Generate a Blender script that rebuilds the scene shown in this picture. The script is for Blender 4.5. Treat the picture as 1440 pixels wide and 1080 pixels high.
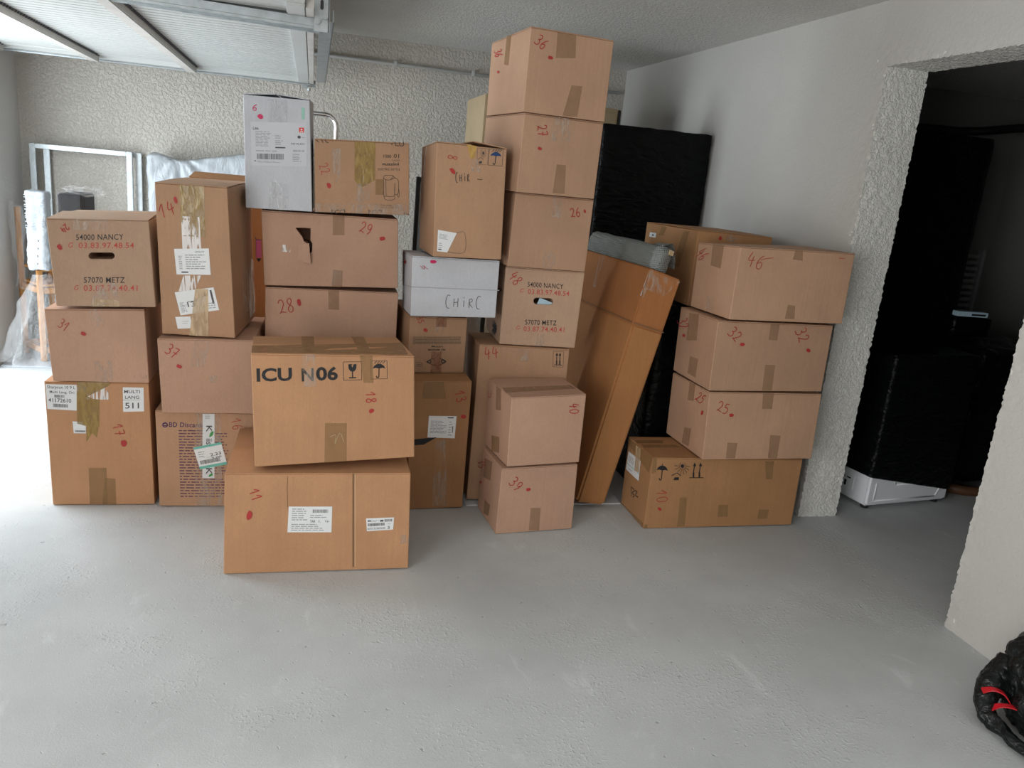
import bpy, bmesh, math, random
from mathutils import Vector, Matrix, noise
random.seed(7)
SC = bpy.context.scene
COL = SC.collection
for o in list(bpy.data.objects): bpy.data.objects.remove(o)

# ------------------------------------------------------------- camera, light
cam = bpy.data.cameras.new('camera'); co = bpy.data.objects.new('camera', cam); COL.objects.link(co)
cam.sensor_width = 36; cam.sensor_fit = 'HORIZONTAL'; cam.lens = 28.0; cam.clip_start = .02
rt = Vector((0.968176, -0.232887, 0.091642)); dn = Vector((0.026704, -0.267953, -0.963062)); fw = Vector((0.248840, 0.934861, -0.253206))
mw = Matrix((( rt.x, -dn.x, -fw.x, 0), (rt.y, -dn.y, -fw.y, 0), (rt.z, -dn.z, -fw.z, 1.55), (0, 0, 0, 1)))
co.matrix_world = mw
SC.camera = co

W = bpy.data.worlds.new('sky'); SC.world = W; W.use_nodes = True
W.node_tree.nodes['Background'].inputs[0].default_value = (.80, .89, 1, 1)
W.node_tree.nodes['Background'].inputs[1].default_value = .35

def area(name, loc, size, rot, power, col=(1, 1, 1), spread=180):
    l = bpy.data.lights.new(name, 'AREA'); l.shape = 'RECTANGLE'; l.size, l.size_y = size
    l.energy = power; l.color = col; l.spread = math.radians(spread)
    o = bpy.data.objects.new(name, l); COL.objects.link(o); o.location = loc; o.rotation_euler = rot
    return o
# daylight through the two garage openings in the left wall (facing +X)
area('daylight_far_opening', (-2.18, 4.62, 1.03), (1.95, 2.2), (0, math.radians(-90), 0), 104, (.88, .955, 1))
area('daylight_near_opening', (-2.18, -.55, 1.15), (2.1, 3.2), (0, math.radians(-90), 0), 128, (1, .985, .96))

SC.view_settings.view_transform = 'Standard'; SC.view_settings.look = 'None'
SC.view_settings.gamma = 1; SC.view_settings.use_curve_mapping = False
SC.view_settings.exposure = 0.0

# ------------------------------------------------------------- materials
MATS = {}
def nodes(name):
    m = bpy.data.materials.new(name); m.use_nodes = True; MATS[name] = m
    nt = m.node_tree
    return m, nt, nt.nodes['Principled BSDF']
def nd(nt, t, **k):
    n = nt.nodes.new(t)
    for a, b in k.items():
        if a.startswith('i_'): n.inputs[a[2:].replace('_', ' ')].default_value = b
        else: setattr(n, a, b)
    return n
def mapping(nt, scale, coord='Object'):
    tc = nd(nt, 'ShaderNodeTexCoord'); mp = nd(nt, 'ShaderNodeMapping'); mp.inputs['Scale'].default_value = scale
    nt.links.new(tc.outputs[coord], mp.inputs['Vector']); return mp.outputs[0]
def plain(name, col, rough=.6, metal=0, coat=0, spec=.5):
    m, nt, b = nodes(name)
    b.inputs['Base Color'].default_value = (*col, 1); b.inputs['Roughness'].default_value = rough
    b.inputs['Metallic'].default_value = metal; b.inputs['Specular IOR Level'].default_value = spec
    return m
def mottled(name, col, rough=.7, amp=.12, scale=8, bump=0, bscale=60, metal=0, stretch=(1, 1, 1), spec=.4, rand=0., bdist=.003, detail=4):
    """flat colour with soft mottling, fine bump, optional per object variation"""
    m, nt, b = nodes(name); L = nt.links.new
    v = mapping(nt, stretch)
    n = nd(nt, 'ShaderNodeTexNoise', i_Scale=scale, i_Detail=detail); L(v, n.inputs['Vector'])
    mr = nd(nt, 'ShaderNodeMapRange'); mr.inputs['From Min'].default_value = .3; mr.inputs['From Max'].default_value = .7
    mr.inputs['To Min'].default_value = 1 - amp; mr.inputs['To Max'].default_value = 1 + amp
    L(n.outputs['Fac'], mr.inputs['Value']); val = mr.outputs[0]
    if rand:
        oi = nd(nt, 'ShaderNodeObjectInfo'); r = nd(nt, 'ShaderNodeMapRange'); r.inputs['To Min'].default_value = 1 - rand; r.inputs['To Max'].default_value = 1 + rand
        L(oi.outputs['Random'], r.inputs['Value'])
        mu = nd(nt, 'ShaderNodeMath', operation='MULTIPLY'); L(val, mu.inputs[0]); L(r.outputs[0], mu.inputs[1]); val = mu.outputs[0]
    mx = nd(nt, 'ShaderNodeVectorMath', operation='SCALE'); mx.inputs[0].default_value = col; L(val, mx.inputs['Scale'])
    L(mx.outputs[0], b.inputs['Base Color']); b.inputs['Roughness'].default_value = rough; b.inputs['Metallic'].default_value = metal
    b.inputs['Specular IOR Level'].default_value = spec
    if bump:
        n2 = nd(nt, 'ShaderNodeTexNoise', i_Scale=bscale, i_Detail=3); L(v, n2.inputs['Vector'])
        bp = nd(nt, 'ShaderNodeBump'); bp.inputs['Strength'].default_value = bump; bp.inputs['Distance'].default_value = bdist
        L(n2.outputs['Fac'], bp.inputs['Height']); L(bp.outputs[0], b.inputs['Normal'])
    return m
def cardboard(name, col, flute=.05):
    """cardboard: soft blotches, faint vertical fluting, paper fibre"""
    m, nt, b = nodes(name); L = nt.links.new
    v = mapping(nt, (1, 1, 1)); vs = mapping(nt, (1, 1, .02)); vf = mapping(nt, (1, 1, .3))
    n1 = nd(nt, 'ShaderNodeTexNoise', i_Scale=5, i_Detail=3); L(v, n1.inputs['Vector'])
    n2 = nd(nt, 'ShaderNodeTexNoise', i_Scale=70, i_Detail=2); L(vs, n2.inputs['Vector'])
    n3 = nd(nt, 'ShaderNodeTexNoise', i_Scale=260, i_Detail=2); L(vf, n3.inputs['Vector'])
    def rng(s, a):
        r = nd(nt, 'ShaderNodeMapRange'); r.inputs['From Min'].default_value = .3; r.inputs['From Max'].default_value = .7
        r.inputs['To Min'].default_value = 1 - a; r.inputs['To Max'].default_value = 1 + a; L(s, r.inputs['Value']); return r.outputs[0]
    oi = nd(nt, 'ShaderNodeObjectInfo'); r = nd(nt, 'ShaderNodeMapRange'); r.inputs['To Min'].default_value = .94; r.inputs['To Max'].default_value = 1.06
    L(oi.outputs['Random'], r.inputs['Value'])
    val = r.outputs[0]
    for s in (rng(n1.outputs['Fac'], .06), rng(n2.outputs['Fac'], flute), rng(n3.outputs['Fac'], .04)):
        mu = nd(nt, 'ShaderNodeMath', operation='MULTIPLY'); L(val, mu.inputs[0]); L(s, mu.inputs[1]); val = mu.outputs[0]
    mx = nd(nt, 'ShaderNodeVectorMath', operation='SCALE'); mx.inputs[0].default_value = col; L(val, mx.inputs['Scale'])
    L(mx.outputs[0], b.inputs['Base Color']); b.inputs['Roughness'].default_value = .72; b.inputs['Specular IOR Level'].default_value = .3
    ad = nd(nt, 'ShaderNodeMath', operation='ADD'); L(n2.outputs['Fac'], ad.inputs[0])
    m2 = nd(nt, 'ShaderNodeMath', operation='MULTIPLY'); m2.inputs[1].default_value = 4; L(n1.outputs['Fac'], m2.inputs[0]); L(m2.outputs[0], ad.inputs[1])
    bp = nd(nt, 'ShaderNodeBump'); bp.inputs['Strength'].default_value = .22; bp.inputs['Distance'].default_value = .004
    L(ad.outputs[0], bp.inputs['Height']); L(bp.outputs[0], b.inputs['Normal'])
    return m
cardboard('pink', (0.5, 0.308, 0.215), 0.012)
cardboard('kraft', (0.51, 0.275, 0.145), 0.022)
cardboard('tan', (0.49, 0.325, 0.225), 0.015)
cardboard('orange', (0.4, 0.185, 0.07), 0.03)
cardboard('brown', (0.45, 0.268, 0.162), 0.02)
cardboard('whitebox', (0.59, 0.61, 0.655), 0.008)
cardboard('cream', (.45, .345, .215), .01)
cardboard('rust', (.40, .165, .058), .03)
plain('red', (.42, .030, .028), .6); plain('magenta', (.60, .01, .11), .45); plain('redprint', (.52, .075, .055), .7)
plain('ink', (.012, .012, .014), .6); plain('ink2', (.05, .04, .035), .7); plain('ink3', (.17, .115, .075), .75)
plain('purple', (.075, .028, .10), .7); plain('pencil', (.55, .55, .58), .7); plain('pinkprint', (.50, .10, .24), .7); plain('blueprint', (.012, .05, .16), .6)
plain('paper', (.80, .82, .83), .45); plain('paper_grey', (.60, .62, .665), .5); plain('film_label', (.70, .72, .73), .3)
plain('greek', (.34, .36, .38), .6); plain('dark_print', (.07, .07, .08), .6); plain('green_tint', (.16, .50, .42), .5); plain('green', (.30, .58, .48), .45)
plain('leaf', (.05, .30, .07), .5); plain('logo_red', (.72, .04, .03), .5); plain('fold', (.22, .12, .06), .8); plain('fold2', (.62, .42, .25), .6); plain('fold_white', (.40, .40, .44), .7)
plain('black', (.008, .008, .009), .6); plain('glint', (.85, .78, .6), .2); plain('glint2', (.8, .76, .70), .4)
cardboard('pinktan', (.465, .285, .185), .012)  # pink board; warm dim light on tower and right stack put into the colour
cardboard('umber', (0.39, 0.205, 0.095), 0.02)
plain('glint3', (.95, .95, .97), .3)
def tape(name, col, alpha, rough=.22, streak=0.):
    """adhesive tape: translucent coloured film with wrinkles and gloss"""
    m, nt, b = nodes(name); L = nt.links.new
    b.inputs['Base Color'].default_value = (*col, 1); b.inputs['Roughness'].default_value = rough
    v = mapping(nt, (1, 1, .35) if not streak else (1, 1, .12))
    n = nd(nt, 'ShaderNodeTexNoise', i_Scale=45 if not streak else 70, i_Detail=3, i_Distortion=.6); L(v, n.inputs['Vector'])
    bp = nd(nt, 'ShaderNodeBump'); bp.inputs['Strength'].default_value = .8; bp.inputs['Distance'].default_value = .006
    L(n.outputs['Fac'], bp.inputs['Height']); L(bp.outputs[0], b.inputs['Normal'])
    mr = nd(nt, 'ShaderNodeMapRange'); mr.inputs['From Min'].default_value = .42; mr.inputs['From Max'].default_value = .62 if not streak else .5
    mr.inputs['To Min'].default_value = max(0, alpha - .18 if not streak else .02); mr.inputs['To Max'].default_value = min(1, alpha + .22)
    L(n.outputs['Fac'], mr.inputs['Value']); L(mr.outputs[0], b.inputs['Alpha'])
    return m
def film_tape(name, col, alpha):
    """brown parcel tape pressed flat: tints the board, few creases"""
    m, nt, b = nodes(name); L = nt.links.new
    b.inputs['Base Color'].default_value = (*col, 1); b.inputs['Roughness'].default_value = .38; b.inputs['Specular IOR Level'].default_value = .3
    v = mapping(nt, (1, 1, .5)); n = nd(nt, 'ShaderNodeTexNoise', i_Scale=22, i_Detail=2); L(v, n.inputs['Vector'])
    bp = nd(nt, 'ShaderNodeBump'); bp.inputs['Strength'].default_value = .3; bp.inputs['Distance'].default_value = .004; L(n.outputs['Fac'], bp.inputs['Height']); L(bp.outputs[0], b.inputs['Normal'])
    mr = nd(nt, 'ShaderNodeMapRange'); mr.inputs['To Min'].default_value = alpha - .15; mr.inputs['To Max'].default_value = alpha + .15; L(n.outputs['Fac'], mr.inputs['Value']); L(mr.outputs[0], b.inputs['Alpha'])
tape('tape_clear', (.60, .50, .42), .20, .16); tape('tape_pale', (.66, .67, .70), .35, .16); tape('tape_white', (.80, .76, .74), .75, .35, 1)
tape('tape_tan', (.62, .45, .27), .75, .3); tape('tape_brown', (.36, .235, .07), .80, .2); tape('tape_ochre', (.60, .37, .10), .9, .25)
film_tape('tape_kraft', (.36, .215, .095), .5); film_tape('tape_kraftp', (.385, .235, .135), .5); tape('tape_red', (.30, .125, .06), .55, .3)

def stucco(name, col, scale, strength, dist, fine=1.0, mott=.05):
    m, nt, b = nodes(name); L = nt.links.new
    v = mapping(nt, (1, 1, 1))
    n = nd(nt, 'ShaderNodeTexNoise', i_Scale=scale, i_Detail=4, i_Roughness=.6, i_Distortion=.25); L(v, n.inputs['Vector'])
    r = nd(nt, 'ShaderNodeMapRange', interpolation_type='SMOOTHSTEP'); r.inputs['From Min'].default_value = .40; r.inputs['From Max'].default_value = .62; L(n.outputs['Fac'], r.inputs['Value'])
    n2 = nd(nt, 'ShaderNodeTexNoise', i_Scale=scale * 5, i_Detail=2); L(v, n2.inputs['Vector'])
    ad = nd(nt, 'ShaderNodeMath', operation='MULTIPLY_ADD'); ad.inputs[1].default_value = .25 * fine; L(n2.outputs['Fac'], ad.inputs[0]); L(r.outputs[0], ad.inputs[2])
    bp = nd(nt, 'ShaderNodeBump'); bp.inputs['Strength'].default_value = strength; bp.inputs['Distance'].default_value = dist
    L(ad.outputs[0], bp.inputs['Height']); L(bp.outputs[0], b.inputs['Normal'])
    n3 = nd(nt, 'ShaderNodeTexNoise', i_Scale=1.3, i_Detail=3); L(v, n3.inputs['Vector'])
    mr = nd(nt, 'ShaderNodeMapRange'); mr.inputs['From Min'].default_value = .3; mr.inputs['From Max'].default_value = .7
    mr.inputs['To Min'].default_value = 1 - mott; mr.inputs['To Max'].default_value = 1 + mott; L(n3.outputs['Fac'], mr.inputs['Value'])
    mx = nd(nt, 'ShaderNodeVectorMath', operation='SCALE'); mx.inputs[0].default_value = col; L(mr.outputs[0], mx.inputs['Scale']); L(mx.outputs[0], b.inputs['Base Color'])
    b.inputs['Roughness'].default_value = .9; b.inputs['Specular IOR Level'].default_value = .2
    return m
stucco('stucco_back', (.60, .565, .515), 46, .7, .008)
stucco('stucco_right', (.55, .54, .515), 60, .25, .004)
stucco('stucco_jamb', (.80, .80, .765), 78, .6, .007)
stucco('stucco_left', (.64, .63, .61), 60, .2, .004)
stucco('stucco_ceiling', (.78, .765, .73), 66, .75, .008)
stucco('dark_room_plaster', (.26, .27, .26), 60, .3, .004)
def concrete():
    """trowelled grey screed: broad tone patches, pale scuffs, rough sandy islands with pits"""
    m, nt, b = nodes('concrete'); L = nt.links.new
    v = mapping(nt, (1, 1, 1)); vs = mapping(nt, (.9, .35, 1))
    def noi(sc, det, vec, rough=.6, dist=0):
        n = nd(nt, 'ShaderNodeTexNoise', i_Scale=sc, i_Detail=det, i_Roughness=rough, i_Distortion=dist); L(vec, n.inputs['Vector']); return n.outputs['Fac']
    def rng(s, a, b_, lo, hi):
        r = nd(nt, 'ShaderNodeMapRange', interpolation_type='SMOOTHSTEP'); r.inputs['From Min'].default_value = a; r.inputs['From Max'].default_value = b_
        r.inputs['To Min'].default_value = lo; r.inputs['To Max'].default_value = hi; L(s, r.inputs['Value']); return r.outputs[0]
    def mul(a, b_):
        mu = nd(nt, 'ShaderNodeMath', operation='MULTIPLY'); L(a, mu.inputs[0]); L(b_, mu.inputs[1]); return mu.outputs[0]
    big = noi(1.1, 5, v); isl = noi(2.3, 4, v, .65); scuff = noi(9, 6, vs, .7, .6); fine = noi(210, 3, v); grit = noi(75, 2, v); pit = noi(34, 2, v)
    val = rng(big, .3, .7, .88, 1.08)
    val = mul(val, rng(scuff, .58, .72, 1, 1.15)); val = mul(val, rng(scuff, .24, .38, .93, 1)); val = mul(val, rng(fine, .25, .75, .95, 1.05)); val = mul(val, rng(pit, .23, .29, .72, 1))
    mx = nd(nt, 'ShaderNodeVectorMath', operation='SCALE'); mx.inputs[0].default_value = (.57, .595, .605); L(val, mx.inputs['Scale'])
    L(mx.outputs[0], b.inputs['Base Color']); b.inputs['Roughness'].default_value = .7; b.inputs['Specular IOR Level'].default_value = .35
    rough_isl = rng(isl, .48, .64, .05, 1)
    hgt = mul(rng(grit, .50, .74, 0, .8), rough_isl)
    ad = nd(nt, 'ShaderNodeMath', operation='MULTIPLY_ADD'); ad.inputs[1].default_value = .25; L(fine, ad.inputs[0]); L(hgt, ad.inputs[2])
    a2 = nd(nt, 'ShaderNodeMath', operation='ADD'); L(ad.outputs[0], a2.inputs[0]); L(rng(pit, .22, .33, 0, .8), a2.inputs[1])
    bp = nd(nt, 'ShaderNodeBump'); bp.inputs['Strength'].default_value = .6; bp.inputs['Distance'].default_value = .0035
    L(a2.outputs[0], bp.inputs['Height']); L(bp.outputs[0], b.inputs['Normal'])
concrete()
def film(name, col, rough, scale, strength, dist, trans=0., alpha=1., stretch=(1, 1, 1), spec=.5):
    m, nt, b = nodes(name); L = nt.links.new
    b.inputs['Base Color'].default_value = (*col, 1); b.inputs['Roughness'].default_value = rough
    v = mapping(nt, stretch)
    n = nd(nt, 'ShaderNodeTexNoise', i_Scale=scale, i_Detail=4, i_Distortion=1.2); L(v, n.inputs['Vector'])
    bp = nd(nt, 'ShaderNodeBump'); bp.inputs['Strength'].default_value = strength; bp.inputs['Distance'].default_value = dist
    L(n.outputs['Fac'], bp.inputs['Height']); L(bp.outputs[0], b.inputs['Normal'])
    b.inputs['Alpha'].default_value = alpha; b.inputs['Specular IOR Level'].default_value = spec
    b.inputs['Transmission Weight'].default_value = trans
    return m
film('black_film', (.003, .0035, .004), .34, 9, .7, .03, stretch=(1, 1, 2.2), spec=.14)
film('black_bag', (.006, .008, .008), .25, 30, .6, .02, spec=.32)
film('white_film', (.44, .475, .51), .4, 16, .5, .02, stretch=(1, 1, .4))
film('clear_film', (.86, .88, .90), .15, 20, .9, .03, alpha=.16)
film('clear_wrap', (.86, .88, .90), .15, 30, .9, .02, alpha=.10, stretch=(.4, .4, 1.4))
film('thin_wrap', (.22, .22, .23), .2, 30, .9, .02, alpha=.12, stretch=(.4, .4, 1.4))
def bubble(name, col):
    m, nt, b = nodes(name); L = nt.links.new
    b.inputs['Base Color'].default_value = (*col, 1); b.inputs['Roughness'].default_value = .24
    v = mapping(nt, (1, 1, 1)); n = nd(nt, 'ShaderNodeTexVoronoi', i_Scale=110, i_Randomness=.25); L(v, n.inputs['Vector'])
    bp = nd(nt, 'ShaderNodeBump', invert=True); bp.inputs['Strength'].default_value = 1; bp.inputs['Distance'].default_value = .008
    L(n.outputs['Distance'], bp.inputs['Height']); L(bp.outputs[0], b.inputs['Normal'])
bubble('bubble_wrap', (.27, .30, .29)); bubble('bubble_lit', (.55, .58, .57))  # second one: paler copy of the wrap, brightened by colour for the shaded flap
mottled('galvanised', (.46, .50, .52), .38, .12, 25, metal=.85, bump=.1)
mottled('painted_steel', (.53, .545, .535), .45, .03, 6)
mottled('rail_paint', (.55, .53, .50), .5, .08, 12)
plain('chrome', (.80, .80, .80), .15, 1)
mottled('pine', (.50, .235, .075), .5, .15, 10, stretch=(3, 3, .5))
mottled('dark_wood', (.12, .055, .025), .5, .15, 10)
plain('white_enamel', (.84, .88, .92), .3); plain('rubber', (.02, .02, .02), .8); plain('mirror_glass', (.62, .66, .66), .12, .7)
plain('frame_black', (.012, .014, .014), .4); plain('pale_board', (.66, .68, .70), .6); plain('grey_board', (.44, .47, .50), .5); plain('red_plastic', (.55, .01, .02), .35)
plain('tag_blue', (.45, .62, .72), .5); plain('radiator_paint', (.35, .37, .37), .5); plain('pvc', (.52, .53, .53), .5); plain('dark_cloth', (.012, .013, .015), .8)

# ------------------------------------------------------------- helpers
def link(name, verts, faces, mat, parent=None, smooth=False, label=None):
    me = bpy.data.meshes.new(name); me.from_pydata([tuple(v) for v in verts], [], faces); me.update()
    o = bpy.data.objects.new(name, me); COL.objects.link(o)
    for mm in (mat if isinstance(mat, (list, tuple)) else [mat]): me.materials.append(MATS[mm])
    if smooth: me.polygons.foreach_set('use_smooth', [True] * len(me.polygons))
    if parent: adopt(o, parent)
    if label: o['label'] = label
    return o
ROOT = {}
def root(name, loc, label, cat, group=None):
    o = bpy.data.objects.new(name, None); COL.objects.link(o); o.location = loc; o.empty_display_size = .05
    ROOT[o.name] = Vector(loc); o['label'] = label; o['category'] = cat
    if group: o['group'] = group
    return o
def from_bm(name, bm, mat, parent=None, smooth=False, label=None):
    bm.normal_update(); me = bpy.data.meshes.new(name); bm.to_mesh(me); bm.free()
    o = bpy.data.objects.new(name, me); COL.objects.link(o)
    for mm in (mat if isinstance(mat, (list, tuple)) else [mat]): me.materials.append(MATS[mm])
    if smooth: me.polygons.foreach_set('use_smooth', [True] * len(me.polygons))
    if parent: adopt(o, parent)
    if label: o['label'] = label
    return o
def adopt(o, parent):
    # mesh data are in world metres; parents sit at their base without rotation
    o.parent = parent
    w = Vector((0, 0, 0)); p = parent
    while p is not None: w += p.location if p.parent else ROOT[p.name]; p = p.parent
    o.location = -w
def slink(name, verts, faces, mat, parent, **k):
    o = link(name, verts, faces, mat, None, **k)
    if parent: adopt(o, parent)
    return o
def bx(bm, x0, x1, y0, y1, z0, z1, bev=0, M=None, seg=2):
    r = bmesh.ops.create_cube(bm, size=1); vs = r['verts']
    for v in vs: v.co = Vector(((x0 + x1) / 2 + v.co.x * (x1 - x0), (y0 + y1) / 2 + v.co.y * (y1 - y0), (z0 + z1) / 2 + v.co.z * (z1 - z0)))
    if bev:
        es = list({e for v in vs for e in v.link_edges})
        r2 = bmesh.ops.bevel(bm, geom=es, offset=bev, segments=seg, affect='EDGES'); vs = list({v for v in r2['verts']} | {v for f in r2['faces'] for v in f.verts})
    if M is not None:
        for v in vs: v.co = M @ v.co
    return vs
def tube(bm, pts, r, n=8, cap=True):
    pts = [Vector(p) for p in pts]; rings = []
    for i, p in enumerate(pts):
        t = (pts[min(i + 1, len(pts) - 1)] - pts[max(i - 1, 0)]).normalized()
        a = t.orthogonal().normalized() if i == 0 else (a - t * a.dot(t)).normalized()
        b = t.cross(a); rr = r[i] if isinstance(r, (list, tuple)) else r
        rings.append([bm.verts.new(p + (a * math.cos(q) + b * math.sin(q)) * rr) for q in (2 * math.pi * k / n for k in range(n))])
    for A, B_ in zip(rings, rings[1:]):
        for k in range(n): bm.faces.new((A[k], A[(k + 1) % n], B_[(k + 1) % n], B_[k]))
    if cap: bm.faces.new(rings[0][::-1]); bm.faces.new(rings[-1])
def single(name, label, cat, bm, mat, group=None, smooth=False):
    o = from_bm(name, bm, mat, smooth=smooth); o['label'] = label; o['category'] = cat
    if group: o['group'] = group
    return o
def struct(o): o['kind'] = 'structure'; return o
def grid_box(name, lo, hi, mat, cell, amp, freq, parent=None, rad=.012, seed=0, warp=None):
    """a soft, film-wrapped box: dense rounded grid with crumpled relief"""
    lo = Vector(lo); hi = Vector(hi); D_ = hi - lo; bm = bmesh.new(); vm = {}
    ns = [max(2, min(60, int(D_[i] / cell))) for i in range(3)]
    def vert(i, j, k):
        key = (i, j, k)
        if key not in vm:
            p = Vector((D_[0] * i / ns[0], D_[1] * j / ns[1], D_[2] * k / ns[2]))
            q = Vector([min(max(p[a], rad), D_[a] - rad) for a in range(3)]); d = p - q
            if d.length > 1e-9: p = q + d.normalized() * rad
            w = lo + p; s = Vector((seed * 3.1, seed * 1.7, 0))
            nn = noise.noise_vector((w + s) * freq) + .5 * noise.noise_vector((w + s) * freq * 2.7)
            w = w + nn * amp
            if k == 0: w.z = max(w.z, lo.z)
            if warp: w = warp(w)
            vm[key] = bm.verts.new(w)
        return vm[key]
    for a in range(3):
        b, c = (a + 1) % 3, (a + 2) % 3
        for side in (0, ns[a]):
            for i in range(ns[b]):
                for j in range(ns[c]):
                    q = []
                    for di, dj in ((0, 0), (1, 0), (1, 1), (0, 1)):
                        key = [0, 0, 0]; key[a] = side; key[b] = i + di; key[c] = j + dj; q.append(vert(*key))
                    bm.faces.new(q if side else q[::-1])
    return from_bm(name, bm, mat, parent, smooth=True)

# ------------------------------------------------------------- room
YB, XL, XR, ZC, YF, XR2 = 6.5, -2.0, 2.444, 2.444, -2.6, 2.665
def quad_struct(name, bxs, mat):
    bm = bmesh.new()
    for b in bxs: bx(bm, *b)
    return struct(from_bm(name, bm, mat))
quad_struct('floor', [(-4.5, 5.4, YF - .2, YB + .2, -.12, 0)], 'concrete')
quad_struct('ceiling', [(XL - .25, 5.4, YF - .2, YB + .2, ZC, ZC + .15)], 'stucco_ceiling')
quad_struct('wall_back', [(XL - .25, XR2, YB, YB + .2, 0, ZC)], 'stucco_back')
quad_struct('wall_front', [(XL - .25, XR2, YF - .2, YF, 0, ZC)], 'stucco_left')
quad_struct('wall_left', [(XL - .25, XL, 5.74, YB, 0, ZC), (XL - .25, XL, 1.1, 3.5, 0, ZC), (XL - .25, XL, YF, -2.2, 0, ZC), (XL - .25, XL, 3.5, 5.74, 2.13, ZC), (XL - .25, XL, -2.2, 1.1, 2.25, ZC)], 'stucco_left')
def rough_wall():
    """right wall with doorway: roughcast edges of the opening are real relief"""
    bm = bmesh.new(); D0, D1, ZH = 2.272, 3.283, 2.165
    def disp(p):
        d = min(abs(p.y - D0), abs(p.y - D1)) if p.z < ZH + .1 else 9
        d = min(d, abs(p.z - ZH) if D0 - .1 < p.y < D1 + .1 else 9)
        w = max(0, 1 - d / .10)
        if w <= 0: return p
        n = noise.noise_vector(p * 95) * .0055 + noise.noise_vector(p * 38) * .0025
        return p + n * w
    def sheet(fn, us, vs, flip=False):
        V = [[bm.verts.new(disp(Vector(fn(u, v)))) for v in vs] for u in us]
        for i in range(len(us) - 1):
            for j in range(len(vs) - 1):
                q = (V[i][j], V[i + 1][j], V[i + 1][j + 1], V[i][j + 1]); bm.faces.new(q[::-1] if flip else q)
    def lin(a, b, n): return [a + (b - a) * i / n for i in range(n + 1)]
    zs = lin(0, ZH, 290); ztop = lin(ZH, ZH + .11, 10) + [ZC]
    far = lin(D1, D1 + .12, 11) + [D1 + .5, YB]; near = [YF, D0 - .6] + lin(D0 - .12, D0, 11); mid = lin(D0, D1, 88); th = lin(XR, XR2, 19)
    for X, f in ((XR, True), (XR2, False)):
        sheet(lambda y, z: (X, y, z), far, zs, f); sheet(lambda y, z: (X, y, z), near, zs, f)
        sheet(lambda y, z: (X, y, z), near[:-1] + mid + far[1:], ztop, f)
    sheet(lambda x, z: (x, D1, z), th, zs, False)
    sheet(lambda x, z: (x, D0, z), th, zs, True)
    sheet(lambda x, y: (x, y, ZH), th, mid, True)
    bmesh.ops.remove_doubles(bm, verts=bm.verts, dist=.0008)
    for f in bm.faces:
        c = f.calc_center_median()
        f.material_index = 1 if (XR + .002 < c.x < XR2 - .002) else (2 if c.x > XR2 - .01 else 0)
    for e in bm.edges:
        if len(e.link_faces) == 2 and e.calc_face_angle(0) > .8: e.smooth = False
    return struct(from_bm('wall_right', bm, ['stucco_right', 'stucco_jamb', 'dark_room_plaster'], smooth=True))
rough_wall()
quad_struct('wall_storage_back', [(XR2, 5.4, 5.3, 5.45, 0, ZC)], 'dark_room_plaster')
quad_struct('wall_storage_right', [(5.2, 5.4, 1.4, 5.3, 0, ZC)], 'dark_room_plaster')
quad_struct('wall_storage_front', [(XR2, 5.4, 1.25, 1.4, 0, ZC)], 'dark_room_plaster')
# cable conduit along the back wall
r = root('cable_conduit', (.6, 6.48, 2.27), 'thin grey plastic conduit clipped along the back wall just under the ceiling', 'conduit')
bm = bmesh.new(); tube(bm, [(XL + .3, 6.484, 2.278), (0, 6.484, 2.276), (XR - .05, 6.484, 2.268)], .0125, 10); from_bm('pipe', bm, 'pvc', r, True)
for x in (-.9, -.1, .58, 1.18, 1.8):
    bm = bmesh.new(); bx(bm, x - .012, x + .012, 6.464, 6.499, 2.255, 2.296, .003); from_bm('pipe_clip', bm, 'pvc', r)

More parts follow.
